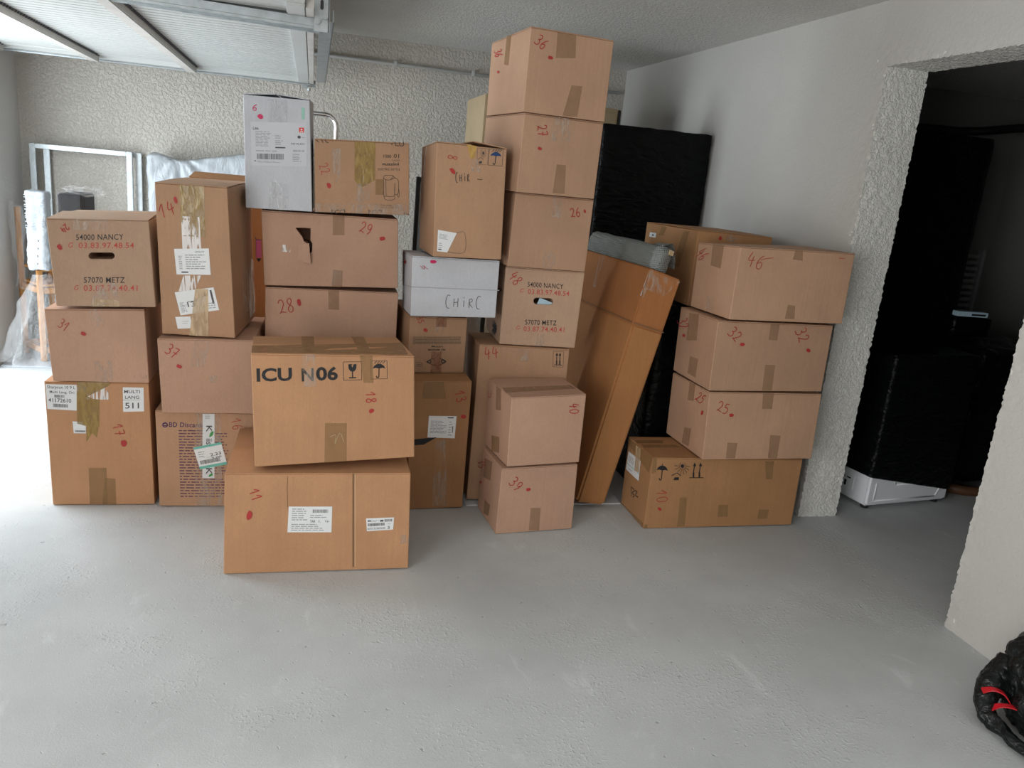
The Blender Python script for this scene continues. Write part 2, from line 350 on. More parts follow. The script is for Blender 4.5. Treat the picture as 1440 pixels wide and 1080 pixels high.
# carton corners in metres (front bottom L R, back bottom L R, then top) and what is printed, stuck or written on each face (u, v along the face)
DATA = {
 'A1': {'c': [[-1.045, 3.5215, 0.0016], [-0.6385, 3.514, 0.0034], [-1.0368, 3.9714, 0.0025], [-0.6303, 3.964, 0.0043], [-1.0513, 3.5205, 0.5523], [-0.651, 3.5131, 0.5607], [-1.0431, 3.9704, 0.5532], [-0.6428, 3.963, 0.5617]],
  'd': [
   ('L','F',[[0.0143,0.785],[0.2907,0.774],[0.3068,0.9766],[0.0128,0.9802]],'paper',[['t',0.05,0.8,0.9,0.15,'Sharpsun 10 9 L'],['t',0.12,0.62,0.8,0.13,'Multi Lang. Ori'],['c',0.26,0.48,0.34,0.11],['t',0.06,0.29,0.76,0.16,'41172610'],['c',0.2,0.1,0.5,0.13]],'shipping_label'),
   ('L','F',[[0.7374,0.767],[0.9428,0.7713],[0.9494,0.9603],[0.7469,0.9617]],'paper',[['t',0.06,0.76,0.76,0.13,'MULTI'],['t',0.1,0.53,0.68,0.13,'LANG'],['b',0.0,0.475,0.8,0.012],['s',0.1,0.13,0.66,0.24,'511']],'shipping_label'),
   ('L','F',[[0.2485,0.5934],[0.3656,0.5925],[0.3725,0.6829],[0.2448,0.6887]],'paper',[['c',0.15,0.1,0.8,0.16]],'shipping_label'),
   ('Q','F',[[0.3,0.863],[0.6024,0.8626],[0.6106,0.9761],[0.3143,0.9952]],'tape_white','torn_tape',2),
   ('Q','F',[[0.2885,0.6699],[0.3777,0.6512],[0.4993,0.6516],[0.515,0.8632],[0.4548,0.8691],[0.3051,0.9271]],'tape_brown','tape_strip',4),
   ('Q','F',[[0.3638,0.5201],[0.4267,0.5972],[0.4693,0.5556],[0.4964,0.6644],[0.3786,0.6639]],'tape_brown','tape_strip',3),
   ('Q','F',[[0.3054,0.8836],[0.3956,0.8842],[0.6141,0.973],[0.6316,1.0],[0.3148,1.0]],'tape_brown','tape_strip',5),
   ('Q','F',[[0.3577,0.0079],[0.5315,0.0035],[0.5435,0.3091],[0.3707,0.3093]],'tape_kraft','tape_strip',1),
   ('Q','F',[[0.4829,0.0021],[0.619,0.0],[0.6243,0.2183],[0.5183,0.2268]],'tape_kraft','tape_strip',2),
   ('N','F','17',[0.6836,0.6229,0.011,-0.0437,0.0476,0.0106],'red',0.0035),
   ('D','F',[0.7282,0.513,0.0201,-0.0214,0.0229,0.0153],'red'),
  ]},
 'A2': {'c': [[-1.0096, 3.4924, 0.563], [-0.6452, 3.4936, 0.5644], [-1.0111, 3.9424, 0.5654], [-0.6468, 3.9436, 0.5668], [-1.027, 3.4908, 0.8618], [-0.6561, 3.492, 0.8786], [-1.0285, 3.9408, 0.8642], [-0.6576, 3.9419, 0.8786]],
  'd': [
   ('N','F','31',[0.178,0.7834,0.0404,-0.0369,0.0286,0.0536],'red',0.0025),
   ('D','F',[0.3635,0.6694,0.0233,-0.0191,0.0118,0.0236],'red'),
   ('Q','F',[[0.4625,0.7496],[0.5824,0.7563],[0.5787,0.9979],[0.4154,0.9969]],'tape_clear','tape_strip',1),
   ('Q','F',[[0.4486,0.0],[0.6176,0.0],[0.6234,0.306],[0.4395,0.2884]],'tape_clear','tape_strip',1),
   ('Q','F',[[0.8302,0.0779],[0.9818,0.0544],[0.9846,0.1092],[0.8701,0.1201]],'tape_clear','tape_scrap',1),
  ]},
 'A3': {'c': [[-0.9768, 3.4732, 0.8796], [-0.6093, 3.473, 0.8928], [-0.9768, 3.9232, 0.8796], [-0.6093, 3.923, 0.8966], [-0.996, 3.4702, 1.2229], [-0.6282, 3.47, 1.2438], [-0.9959, 3.9202, 1.2267], [-0.6282, 3.92, 1.2477]],
  'd': [
   ('H','F',[0.5012,0.5881,0.1305,0.0025,0.0033,0.0384]),
   ('T','F','54000 NANCY',[0.5022,0.8,0.232,0.007,0.0026,0.032],'ink',0.004),
   ('T','F','03.83.97.48.54',[0.5606,0.7076,0.2724,0.0054,0.0028,0.0321],'redprint',0.004),
   ('S','F',[[[0.1905,0.6842],[0.1966,0.7123],[0.2154,0.7287],[0.2361,0.7291]],[[0.1966,0.6763],[0.2181,0.6847],[0.2269,0.705]]],'redprint',0.0025,'telephone_symbol'),
   ('T','F','57070 METZ',[0.5053,0.3112,0.2033,0.0036,0.0029,0.0329],'ink',0.004),
   ('T','F','03.87.74.40.41',[0.5614,0.2191,0.2695,0.0047,0.0028,0.0331],'redprint',0.004),
   ('S','F',[[[0.1995,0.1962],[0.2057,0.2252],[0.2248,0.242],[0.2458,0.2424]],[[0.2057,0.1881],[0.2275,0.1967],[0.2364,0.2175]]],'redprint',0.0025,'telephone_symbol'),
   ('N','F','24',[0.1694,0.8909,-0.0301,-0.032,0.0214,-0.0276],'red',0.0035),
   ('D','F',[0.1009,0.68,0.0172,-0.0273,0.0195,0.0178],'red'),
   ('Q','F',[[0.2483,0.874],[0.5852,0.881],[0.5965,1.0],[0.2608,1.0]],'tape_clear','tape_strip',1),
   ('Q','F',[[0.3451,0.0],[0.6293,0.0],[0.6223,0.2752],[0.4073,0.2942]],'tape_clear','tape_strip',1),
   ('Q','F',[[0.351,0.0],[0.6293,0.0],[0.632,0.0797],[0.3692,0.0868]],'tape_tan','tape_strip',1),
   ('Q','T',[[0.3676,0.1297],[0.5738,0.0957],[0.3575,1.0],[0.2095,1.0]],'tape_clear','tape_strip',1),
  ]},
 'B1': {'c': [[-0.6143, 3.4896, 0.0058], [-0.2186, 3.4834, 0.001], [-0.6073, 3.9395, 0.006], [-0.2116, 3.9334, 0.001], [-0.6237, 3.4882, 0.4461], [-0.2226, 3.482, 0.4428], [-0.6167, 3.9382, 0.4471], [-0.2156, 3.9319, 0.4443]],
  'd': [
   ('S','F',[[[0.1174,0.8558],[0.1138,0.8446],[0.1048,0.8362],[0.0928,0.8329],[0.0811,0.8356],[0.0728,0.8435],[0.0701,0.8546],[0.0738,0.8658],[0.0828,0.8742],[0.0947,0.8775],[0.1064,0.8748],[0.1147,0.8669],[0.1174,0.8558]],[[0.0737,0.8466],[0.1131,0.8476]],[[0.0793,0.8619],[0.0946,0.8744],[0.1118,0.8627]]],'purple',0.004,'printed_logo'),
   ('T','F','BD Discardit',[0.3167,0.861,0.1838,0.0015,0.0012,0.0242],'purple',0.014),
   ('S','F',[[[0.2301,0.7998],[0.2579,0.8]],[[0.2769,0.8009],[0.3048,0.8012]],[[0.3238,0.8021],[0.3979,0.8029]],[[0.417,0.8044],[0.4774,0.805]],[[0.4966,0.8063],[0.5127,0.8065]],[[0.5319,0.8072],[0.5481,0.8073]],[[0.5673,0.8081],[0.5765,0.8079]]],'purple',0.004,'printed_line'),
   ('S','F',[[[0.2298,0.7703],[0.3037,0.7711]],[[0.3227,0.7725],[0.3387,0.7726]],[[0.3578,0.7733],[0.3999,0.7738]],[[0.4191,0.7748],[0.4352,0.7749]],[[0.4543,0.7757],[0.4967,0.7761]],[[0.5159,0.7771],[0.5767,0.7778]],[[0.596,0.779],[0.6713,0.7799]],[[0.6907,0.7813],[0.7174,0.7811]]],'purple',0.004,'printed_line'),
   ('S','F',[[[0.2296,0.7407],[0.2895,0.7413]],[[0.3085,0.7426],[0.3687,0.7432]],[[0.3879,0.7444],[0.4624,0.7452]],[[0.4816,0.7466],[0.5424,0.7472]],[[0.5617,0.7485],[0.5901,0.7487]],[[0.6095,0.7496],[0.6522,0.75]],[[0.6716,0.751],[0.688,0.7511]],[[0.7074,0.7518],[0.717,0.7518]]],'purple',0.004,'printed_line'),
   ('S','F',[[[0.2293,0.7111],[0.2573,0.7114]],[[0.2763,0.7122],[0.3365,0.7127]],[[0.3556,0.714],[0.3838,0.7142]],[[0.4029,0.7151],[0.4453,0.7154]],[[0.4645,0.7164],[0.5253,0.717]],[[0.5446,0.7183],[0.5873,0.7186]],[[0.6067,0.7196],[0.6654,0.7202]]],'purple',0.004,'printed_line'),
   ('S','F',[[[0.2291,0.6815],[0.3032,0.6821]],[[0.3223,0.6835],[0.3827,0.684]],[[0.4019,0.6853],[0.4767,0.6859]],[[0.496,0.6873],[0.5387,0.6877]],[[0.558,0.6887],[0.6335,0.6893]],[[0.6529,0.6907],[0.6855,0.6905]]],'purple',0.004,'printed_line'),
   ('S','F',[[[0.2288,0.6518],[0.289,0.6522]],[[0.3081,0.6534],[0.3827,0.654]],[[0.4019,0.6554],[0.4302,0.6556]],[[0.4495,0.6564],[0.4921,0.6567]],[[0.5114,0.6577],[0.5277,0.6578]],[[0.547,0.6585],[0.5898,0.6588]],[[0.6093,0.6598],[0.685,0.6604]],[[0.7045,0.6618],[0.7158,0.6616]]],'purple',0.004,'printed_line'),
   ('S','F',[[[0.2285,0.622],[0.2707,0.6223]],[[0.2898,0.6232],[0.3644,0.6238]],[[0.3837,0.6252],[0.4586,0.6257]],[[0.478,0.6271],[0.5533,0.6276]],[[0.5727,0.629],[0.5891,0.6291]],[[0.6085,0.6298],[0.6372,0.6299]],[[0.6567,0.6307],[0.6846,0.6303]]],'purple',0.004,'printed_line'),
   ('S','F',[[[0.2283,0.5922],[0.2705,0.5924]],[[0.2897,0.5934],[0.332,0.5936]],[[0.3512,0.5946],[0.3674,0.5946]],[[0.3867,0.5953],[0.4029,0.5953]],[[0.4222,0.596],[0.4831,0.5964]],[[0.5025,0.5976],[0.5637,0.598]],[[0.5832,0.5992],[0.5996,0.5992]],[[0.619,0.5999],[0.6621,0.6001]],[[0.6817,0.6011],[0.6982,0.6012]],[[0.7177,0.6018],[0.727,0.6012]]],'purple',0.004,'printed_line'),
   ('S','F',[[[0.228,0.5623],[0.2562,0.5624]],[[0.2754,0.5632],[0.2915,0.5632]],[[0.3107,0.5638],[0.3532,0.5641]],[[0.3724,0.565],[0.4333,0.5654]],[[0.4527,0.5665],[0.5138,0.5669]],[[0.5333,0.5681],[0.5496,0.5681]],[[0.5691,0.5688],[0.5855,0.5688]],[[0.605,0.5695],[0.681,0.5699]],[[0.7006,0.5713],[0.7146,0.5705]]],'purple',0.004,'printed_line'),
   ('S','F',[[[0.2278,0.5323],[0.2439,0.5323]],[[0.2631,0.533],[0.3237,0.5332]],[[0.343,0.5344],[0.4181,0.5348]],[[0.4374,0.5362],[0.4803,0.5363]],[[0.4997,0.5373],[0.5754,0.5377]],[[0.595,0.5391],[0.6381,0.5392]],[[0.6577,0.5402],[0.667,0.5394]]],'purple',0.004,'printed_line'),
   ('S','F',[[[0.2275,0.5023],[0.2558,0.5024]],[[0.275,0.5031],[0.2912,0.5031]],[[0.3104,0.5038],[0.353,0.5039]],[[0.3723,0.5049],[0.3886,0.5049]],[[0.4079,0.5055],[0.4242,0.5055]],[[0.4436,0.5061],[0.4599,0.5061]],[[0.4793,0.5068],[0.5551,0.5071]],[[0.5747,0.5084],[0.6508,0.5088]],[[0.6704,0.5101],[0.687,0.5101]],[[0.7066,0.5108],[0.7159,0.5105]]],'purple',0.004,'printed_line'),
   ('S','F',[[[0.2272,0.4722],[0.2879,0.4724]],[[0.3072,0.4736],[0.3499,0.4737]],[[0.3692,0.4746],[0.4446,0.4749]],[[0.4641,0.4762],[0.5071,0.4764]],[[0.5266,0.4773],[0.5553,0.4774]],[[0.5749,0.4781],[0.5913,0.4781]],[[0.6109,0.4787],[0.6543,0.4789]]],'purple',0.004,'printed_line'),
   ('S','F',[[[0.227,0.4421],[0.2695,0.4422]],[[0.2888,0.4431],[0.3314,0.4432]],[[0.3508,0.4441],[0.3793,0.4442]],[[0.3987,0.4449],[0.46,0.4451]],[[0.4795,0.4462],[0.5411,0.4464]],[[0.5607,0.4475],[0.6225,0.4477]],[[0.6422,0.4489],[0.6819,0.4485]]],'purple',0.004,'printed_line'),
   ('S','F',[[[0.2267,0.4119],[0.2876,0.412]],[[0.3069,0.4132],[0.3823,0.4133]],[[0.4018,0.4146],[0.4775,0.4148]],[[0.4971,0.4161],[0.5135,0.4161]],[[0.5331,0.4167],[0.6094,0.4169]],[[0.6291,0.4182],[0.6815,0.418]]],'purple',0.004,'printed_line'),
   ('S','F',[[[0.2265,0.3817],[0.2691,0.3817]],[[0.2884,0.3826],[0.3496,0.3827]],[[0.369,0.3838],[0.3976,0.3838]],[[0.4171,0.3845],[0.4602,0.3845]],[[0.4797,0.3854],[0.5415,0.3855]],[[0.5611,0.3866],[0.6045,0.3867]],[[0.6242,0.3876],[0.701,0.3877]]],'purple',0.004,'printed_line'),
   ('S','F',[[[0.2262,0.3513],[0.2689,0.3513]],[[0.2883,0.3522],[0.3638,0.3523]],[[0.3833,0.3536],[0.4263,0.3536]],[[0.4459,0.3545],[0.4623,0.3544]],[[0.4819,0.355],[0.5437,0.355]],[[0.5634,0.3561],[0.64,0.3562]],[[0.6598,0.3575],[0.6691,0.357]]],'purple',0.004,'printed_line'),
   ('S','F',[[[0.2259,0.321],[0.2422,0.3209]],[[0.2616,0.3215],[0.3228,0.3214]],[[0.3423,0.3225],[0.4181,0.3225]],[[0.4377,0.3238],[0.5139,0.3238]],[[0.5336,0.3251],[0.5555,0.325]]],'purple',0.004,'printed_line'),
   ('S','F',[[[0.2257,0.2905],[0.242,0.2905]],[[0.2614,0.291],[0.3043,0.2909]],[[0.3237,0.2918],[0.3852,0.2917]],[[0.4048,0.2928],[0.448,0.2928]],[[0.4676,0.2936],[0.511,0.2936]],[[0.5307,0.2944],[0.6074,0.2944]],[[0.6272,0.2957],[0.6709,0.2956]]],'purple',0.004,'printed_line'),
   ('S','F',[[[0.2254,0.2601],[0.2867,0.26]],[[0.3062,0.261],[0.3226,0.2609]],[[0.3421,0.2615],[0.4181,0.2614]],[[0.4378,0.2626],[0.4543,0.2625]],[[0.4739,0.263],[0.4904,0.263]],[[0.5101,0.2635],[0.5536,0.2634]],[[0.5734,0.2642],[0.617,0.2642]],[[0.6369,0.265],[0.6995,0.2649]]],'purple',0.004,'printed_line'),
   ('S','F',[[[0.2251,0.2295],[0.2681,0.2294]],[[0.2876,0.2302],[0.3635,0.2301]],[[0.3831,0.2313],[0.4595,0.2311]],[[0.4792,0.2324],[0.5227,0.2323]],[[0.5424,0.2331],[0.5715,0.233]],[[0.5913,0.2337],[0.6351,0.2335]],[[0.6549,0.2344],[0.6842,0.2343]],[[0.7041,0.2349],[0.7135,0.2344]]],'purple',0.004,'printed_line'),
   ('S','F',[[[0.2249,0.1989],[0.2679,0.1987]],[[0.2874,0.1995],[0.3635,0.1993]],[[0.3831,0.2006],[0.4264,0.2004]],[[0.4461,0.2012],[0.4896,0.2011]],[[0.5093,0.2019],[0.5717,0.2017]],[[0.5916,0.2028],[0.6082,0.2027]],[[0.6281,0.2032],[0.6448,0.2031]],[[0.6647,0.2036],[0.6783,0.2027]]],'purple',0.004,'printed_line'),
   ('S','F',[[[0.2246,0.1682],[0.2533,0.1681]],[[0.2728,0.1687],[0.316,0.1685]],[[0.3356,0.1693],[0.4119,0.169]],[[0.4316,0.1703],[0.4607,0.1701]],[[0.4804,0.1708],[0.524,0.1706]],[[0.5438,0.1714],[0.573,0.1712]],[[0.5929,0.1719],[0.6368,0.1717]],[[0.6567,0.1725],[0.6778,0.1723]]],'purple',0.004,'printed_line'),
   ('S','F',[[[0.2243,0.1375],[0.286,0.1372]],[[0.3056,0.1382],[0.322,0.1381]],[[0.3417,0.1386],[0.3582,0.1384]],[[0.3778,0.1389],[0.4545,0.1386]],[[0.4742,0.1398],[0.5179,0.1396]],[[0.5378,0.1404],[0.5816,0.1401]],[[0.6015,0.141],[0.6308,0.1408]],[[0.6507,0.1414],[0.7089,0.1411]]],'purple',0.004,'printed_line'),
   ('S','F',[[[0.2241,0.1067],[0.2528,0.1065]],[[0.2724,0.1071],[0.2889,0.1069]],[[0.3085,0.1074],[0.3519,0.1071]],[[0.3716,0.1079],[0.4006,0.1077]],[[0.4203,0.1083],[0.4972,0.108]],[[0.5171,0.1092],[0.5797,0.1089]],[[0.5997,0.1099],[0.6437,0.1096]]],'purple',0.004,'printed_line'),
   ('Q','F',[[0.3776,0.0056],[0.6606,0.0041],[0.6605,0.9894],[0.4,0.9839]],'tape_clear','tape_strip',1),
   ('L','F',[[0.456,0.3055],[0.5821,0.3071],[0.595,0.9825],[0.4746,0.979]],'film_label',[['r',0.3,0.72,0.5,0.1,'K'],['leaf',0.55,0.64,0.4,0.1],['r',0.3,0.53,0.5,0.09,'iis'],['r',0.3,0.06,0.5,0.1,'K'],['leaf',0.5,0.02,0.4,0.06],['g',0.2,0.92,0.6,0.07,4]],'printed_tape'),
   ('L','F',[[0.4347,0.4001],[0.7194,0.4573],[0.6558,0.6914],[0.3698,0.6284]],'paper',[['gr',0,0.9,1,0.1],['gr',0,0,1,0.12],['c',0.08,0.2,0.72,0.17],['t',0.5,0.48,0.4,0.13,'2.23'],['t',0.52,0.36,0.36,0.08,'3.00'],['g',0.1,0.5,0.3,0.3,3]],'shipping_label'),
   ('N','F','16',[0.8224,0.8842,0.0145,-0.0558,0.0499,0.0148],'red',0.0025),
  ]},
 'B2': {'c': [[-0.5897, 3.449, 0.4481], [-0.2148, 3.4366, 0.4542], [-0.5726, 3.9662, 0.4496], [-0.1978, 3.9538, 0.4561], [-0.6027, 3.4482, 0.768], [-0.2212, 3.4356, 0.7782], [-0.5856, 3.9654, 0.77], [-0.2031, 3.9558, 0.7782]],
  'd': [
   ('N','F','37',[0.1445,0.8349,0.048,-0.0443,0.0338,0.0587],'red',0.0035),
   ('D','F',[0.2087,0.6373,0.0247,-0.0185,0.0113,0.0233],'red'),
   ('Q','F',[[0.3268,0.6399],[0.4603,0.6376],[0.5637,1.0],[0.3807,1.0]],'tape_clear','tape_strip',1),
   ('Q','F',[[0.5262,0.4198],[0.6414,0.4221],[0.6541,0.5163],[0.5186,0.5135]],'tape_clear','tape_strip',1),
  ]},
 'B3': {'c': [[-0.5897, 3.4938, 0.7792], [-0.299, 3.452, 0.7811], [-0.5309, 3.9042, 0.7902], [-0.2442, 3.8628, 0.7994], [-0.605, 3.4757, 1.3926], [-0.3297, 3.4361, 1.3985], [-0.5462, 3.8861, 1.4061], [-0.2709, 3.8465, 1.4121]],
  'd': [
   ('N','F','14',[0.1503,0.8321,0.1056,0.019,-0.0251,0.0421],'red',0.0035),
   ('D','F',[0.2792,0.897,0.0101,-0.0214,0.0239,0.0037],'red'),
   ('Q','F',[[0.3311,0.6679],[0.6626,0.6719],[0.6802,0.9936],[0.3464,0.9931]],'tape_brown','tape_strip',1),
   ('Q','F',[[0.3401,0.5781],[0.5986,0.5862],[0.5951,0.7971],[0.3455,0.7956]],'tape_white','torn_tape',1),
   ('Q','F',[[0.2557,0.2995],[0.473,0.3064],[0.5799,0.4159],[0.335,0.4081]],'tape_white','torn_tape',1),
   ('L','F',[[0.2408,0.4117],[0.7114,0.424],[0.7034,0.5986],[0.2242,0.5809]],'paper',[['g',0.3,0.2,0.62,0.6,7],['g',0.1,0.2,0.12,0.55,8],['b',0.15,0.07,0.2,0.05],['g',0.6,0.82,0.3,0.1,2]],'shipping_label'),
   ('L','F',[[0.2653,0.1357],[0.8007,0.1893],[0.7406,0.3415],[0.2008,0.2911]],'paper',[['g',0.05,0.1,0.18,0.45,8],['t',0.24,0.3,0.26,0.22,'13:'],['b',0.26,0.52,0.24,0.025],['g',0.75,0.1,0.2,0.3,3],['c',0.55,0.68,0.26,0.2],['b',0.88,0.3,0.05,0.6]],'shipping_label'),
   ('L','F',[[0.2149,0.0413],[0.4189,0.0519],[0.4003,0.1332],[0.191,0.1225]],'paper',[['g',0.4,0.4,0.5,0.3,2]],'shipping_label'),
   ('Q','F',[[0.3712,0.0],[0.6378,0.0],[0.6653,0.3258],[0.4888,0.3269]],'tape_tan','tape_strip',4),
   ('S','F',[[[0.4665,0.1176],[0.4846,0.0841],[0.4935,0.0392]]],'ink',0.006,'tear'),
   ('Q','R',[[0.3433,0.0957],[0.7017,0.1],[0.7994,0.446],[0.4545,0.4605]],'tape_clear','tape_strip',1),
   ('Q','R',[[0.6387,0.0208],[1.0,0.0436],[1.0,0.4291],[0.8053,0.4671]],'tape_white','tape_strip',1),
  ]},
 'C1': {'c': [[-0.2862, 2.866, 0.001], [0.4077, 2.8591, 0.006], [-0.2803, 3.4494, 0.001], [0.4136, 3.4426, 0.006], [-0.2827, 2.8699, 0.4046], [0.3946, 2.8631, 0.4083], [-0.2797, 3.455, 0.3811], [0.4006, 3.4465, 0.4083]],
  'd': [
   ('L','F',[[0.3302,0.4147],[0.567,0.4055],[0.5684,0.6688],[0.3352,0.6743]],'paper',[['c',0.55,0.76,0.36,0.13],['t',0.5,0.38,0.12,0.1,'TAR'],['t',0.7,0.38,0.05,0.1,'1.'],['t',0.84,0.38,0.09,0.1,'Cp'],['g',0.08,0.45,0.36,0.5,6],['g',0.5,0.55,0.42,0.15,2],['g',0.08,0.05,0.85,0.3,4]],'shipping_label'),
   ('L','F',[[0.7614,0.4082],[0.9084,0.4192],[0.9121,0.5475],[0.7553,0.542]],'paper',[['b',0.05,0.74,0.12,0.1],['g',0.18,0.7,0.3,0.16,2],['b',0.5,0.7,0.12,0.14],['c',0.66,0.68,0.28,0.2],['c',0.05,0.38,0.62,0.22],['g',0.78,0.45,0.14,0.1,1],['t',0.03,0.1,0.66,0.15,'INSTITUT DE CARDIOLOGIE'],['t',0.78,0.08,0.08,0.24,'3']],'shipping_label'),
   ('N','F','11',[0.1604,0.794,0.0112,-0.0512,0.0239,0.018],'red',0.0035),
   ('D','F',[0.1298,0.5918,-0.0039,-0.0453,0.0142,-0.0052],'red'),
   ('S','F',[[[0.6788,0.996],[0.6904,0.0362]]],'fold',0.006,'panel_seam'),
   ('S','F',[[[0.6897,0.992],[0.7013,0.0398]]],'fold2',0.003,'panel_seam'),
   ('S','F',[[[0.3263,0.9686],[0.3252,0.8614],[0.329,0.6645]]],'fold',0.002,'crease'),
   ('Q','F',[[0.9497,0.2646],[0.9979,0.2729],[0.9966,0.3572],[0.9483,0.3592]],'tape_clear','tape_strip',1),
  ]},
 'C2': {'c': [[-0.1789, 2.8781, 0.4272], [0.4113, 2.9101, 0.4563], [-0.2015, 3.3169, 0.4093], [0.3887, 3.3489, 0.4324], [-0.1976, 2.9002, 0.8508], [0.3896, 2.9306, 0.8543], [-0.2178, 3.3251, 0.8215], [0.367, 3.3694, 0.8304]],
  'd': [
   ('T','F','ICU',[0.1327,0.8187,0.1043,0.0045,0.0002,0.0591],'ink',0.03),
   ('T','F','N',[0.3309,0.8182,0.0365,0.0015,-0.0002,0.0589],'ink',0.02),
   ('T','F','06',[0.448,0.8303,0.0665,0.0029,-0.0004,0.063],'ink',0.03),
   ('P','F','glass',[0.6055,0.8555,0.0566,0.002,-0.0002,0.0838],'ink',True),
   ('P','F','umbrella',[0.7726,0.867,0.0508,0.0018,-0.0006,0.0855],'ink',True),
   ('Q','F',[[0.3027,0.7137],[0.3803,0.7131],[0.3791,1.0],[0.2961,1.0]],'tape_clear','tape_strip',1),
   ('Q','F',[[0.6736,0.7476],[0.7359,0.7436],[0.7316,1.0],[0.6514,1.0]],'tape_kraft','tape_strip',1),
   ('Q','F',[[0.422,0.0025],[0.5617,0.0025],[0.5652,0.368],[0.4303,0.3748]],'tape_kraft','tape_strip',1),
   ('N','F','18',[0.7184,0.6075,0.0027,-0.0512,0.0304,0.0034],'red',0.0035),
   ('D','F',[0.7208,0.4782,0.0133,0.0162,-0.0087,0.0162],'red'),
   ('S','F',[[[0.4592,0.2433],[0.4962,0.2596],[0.4892,0.1756],[0.5211,0.2767],[0.5449,0.1904]]],'glint',0.002,'tape_wrinkle'),  # highlights on the tape creases, painted as pale strokes
   ('Q','T',[[0.0017,0.0322],[0.966,0.0667],[1.0,0.6836],[0.0,0.401]],'tape_kraft','tape_strip',1),
   ('Q','T',[[0.3033,0.076],[0.3817,0.0869],[0.4074,1.0],[0.3217,0.9932]],'tape_kraft','tape_strip',2),
   ('Q','T',[[0.658,0.1238],[0.7369,0.1339],[0.7594,1.0],[0.6714,1.0]],'tape_kraft','tape_strip',2),
   ('S','T',[[[0.8378,0.0035],[0.8771,0.0746]],[[0.8979,0.2028],[0.9098,0.1361],[0.9544,0.2391]],[[0.9098,0.1361],[0.9041,0.0307]]],'red',0.003,'marker_line'),
  ]},
 'E1': {'c': [[0.4747, 3.4293, 0.001], [0.7284, 3.4378, 0.006], [0.4596, 3.879, 0.001], [0.7132, 3.8876, 0.006], [0.4286, 3.4289, 0.621], [0.727, 3.439, 0.6255], [0.4134, 3.8787, 0.6202], [0.7119, 3.8887, 0.6255]],
  'd': [
   ('N','F','13',[0.8323,0.8877,0.0286,-0.0414,0.075,0.0099],'red',0.0035),
   ('D','F',[0.9002,0.7298,0.0438,-0.0057,0.0068,0.0162],'red'),
   ('L','F',[[0.321,0.5726],[0.7772,0.5611],[0.7884,0.7342],[0.3413,0.7391]],'paper',[['g',0.08,0.2,0.6,0.6,9],['b',0.68,0.9,0.22,0.05],['g',0.74,0.1,0.14,0.7,6],['b',0.88,0.25,0.03,0.3]],'shipping_label'),
   ('Q','F',[[0.1024,0.5129],[0.2601,0.5161],[0.4782,0.5729],[0.1031,0.559]],'black','tear_patch',2),
   ('Q','F',[[0.2295,0.869],[0.6001,0.8686],[0.559,0.9961],[0.2579,0.9985]],'tape_kraft','tape_strip',1),
   ('Q','F',[[0.4239,0.0262],[0.7022,0.0176],[0.629,0.5468],[0.4632,0.5483]],'tape_clear','tape_strip',1),
  ]},
 'E2': {'c': [[0.4423, 3.556, 0.6265], [0.7104, 3.5748, 0.6293], [0.4108, 4.0049, 0.6265], [0.6789, 4.0237, 0.6294], [0.4418, 3.5559, 0.891], [0.7107, 3.5748, 0.891], [0.4103, 4.0048, 0.891], [0.6792, 4.0237, 0.891]],
  'd': [
   ('S','F',[[[0.0699,0.639],[0.115,0.6401]],[[0.1263,0.6404],[0.1715,0.6414]],[[0.1828,0.6417],[0.2281,0.6428]],[[0.2395,0.643],[0.3418,0.6455]],[[0.3532,0.6457],[0.3989,0.6468]],[[0.4103,0.6471],[0.479,0.6487]],[[0.4905,0.649],[0.594,0.6515]],[[0.6055,0.6518],[0.6517,0.6529]],[[0.6633,0.6532],[0.7328,0.6548]],[[0.7444,0.6551],[0.8141,0.6568]],[[0.8258,0.6571],[0.9016,0.6589]]],'ink3',0.003,'printed_line'),
   ('S','F',[[[0.0713,0.6158],[0.1164,0.6169]],[[0.1277,0.6171],[0.2296,0.6194]],[[0.2409,0.6197],[0.3091,0.6213]],[[0.3205,0.6215],[0.4233,0.6239]],[[0.4348,0.6242],[0.4806,0.6252]],[[0.4921,0.6255],[0.5611,0.6271]],[[0.5726,0.6274],[0.6418,0.629]],[[0.6534,0.6292],[0.7577,0.6316]],[[0.7694,0.6319],[0.8392,0.6335]],[[0.8509,0.6338],[0.9035,0.635]]],'ink3',0.003,'printed_line'),
   ('S','F',[[[0.0726,0.5926],[0.1404,0.5941]],[[0.1517,0.5943],[0.2537,0.5966]],[[0.2651,0.5969],[0.3334,0.5984]],[[0.3448,0.5986],[0.4134,0.6001]],[[0.4249,0.6004],[0.4937,0.6019]],[[0.5052,0.6022],[0.6089,0.6045]],[[0.6204,0.6048],[0.6898,0.6063]],[[0.7014,0.6066],[0.7479,0.6076]],[[0.7595,0.6079],[0.8293,0.6094]],[[0.841,0.6097],[0.8877,0.6108]]],'ink3',0.003,'printed_line'),
   ('S','F',[[[0.074,0.5693],[0.1191,0.5703]],[[0.1304,0.5705],[0.1757,0.5715]],[[0.1871,0.5718],[0.2552,0.5732]],[[0.2665,0.5735],[0.3692,0.5757]],[[0.3806,0.5759],[0.4838,0.5781]],[[0.4953,0.5784],[0.5643,0.5798]],[[0.5759,0.5801],[0.6799,0.5823]],[[0.6915,0.5826],[0.7961,0.5849]],[[0.8078,0.5851],[0.8545,0.5861]],[[0.8662,0.5864],[0.9071,0.5873]]],'ink3',0.003,'printed_line'),
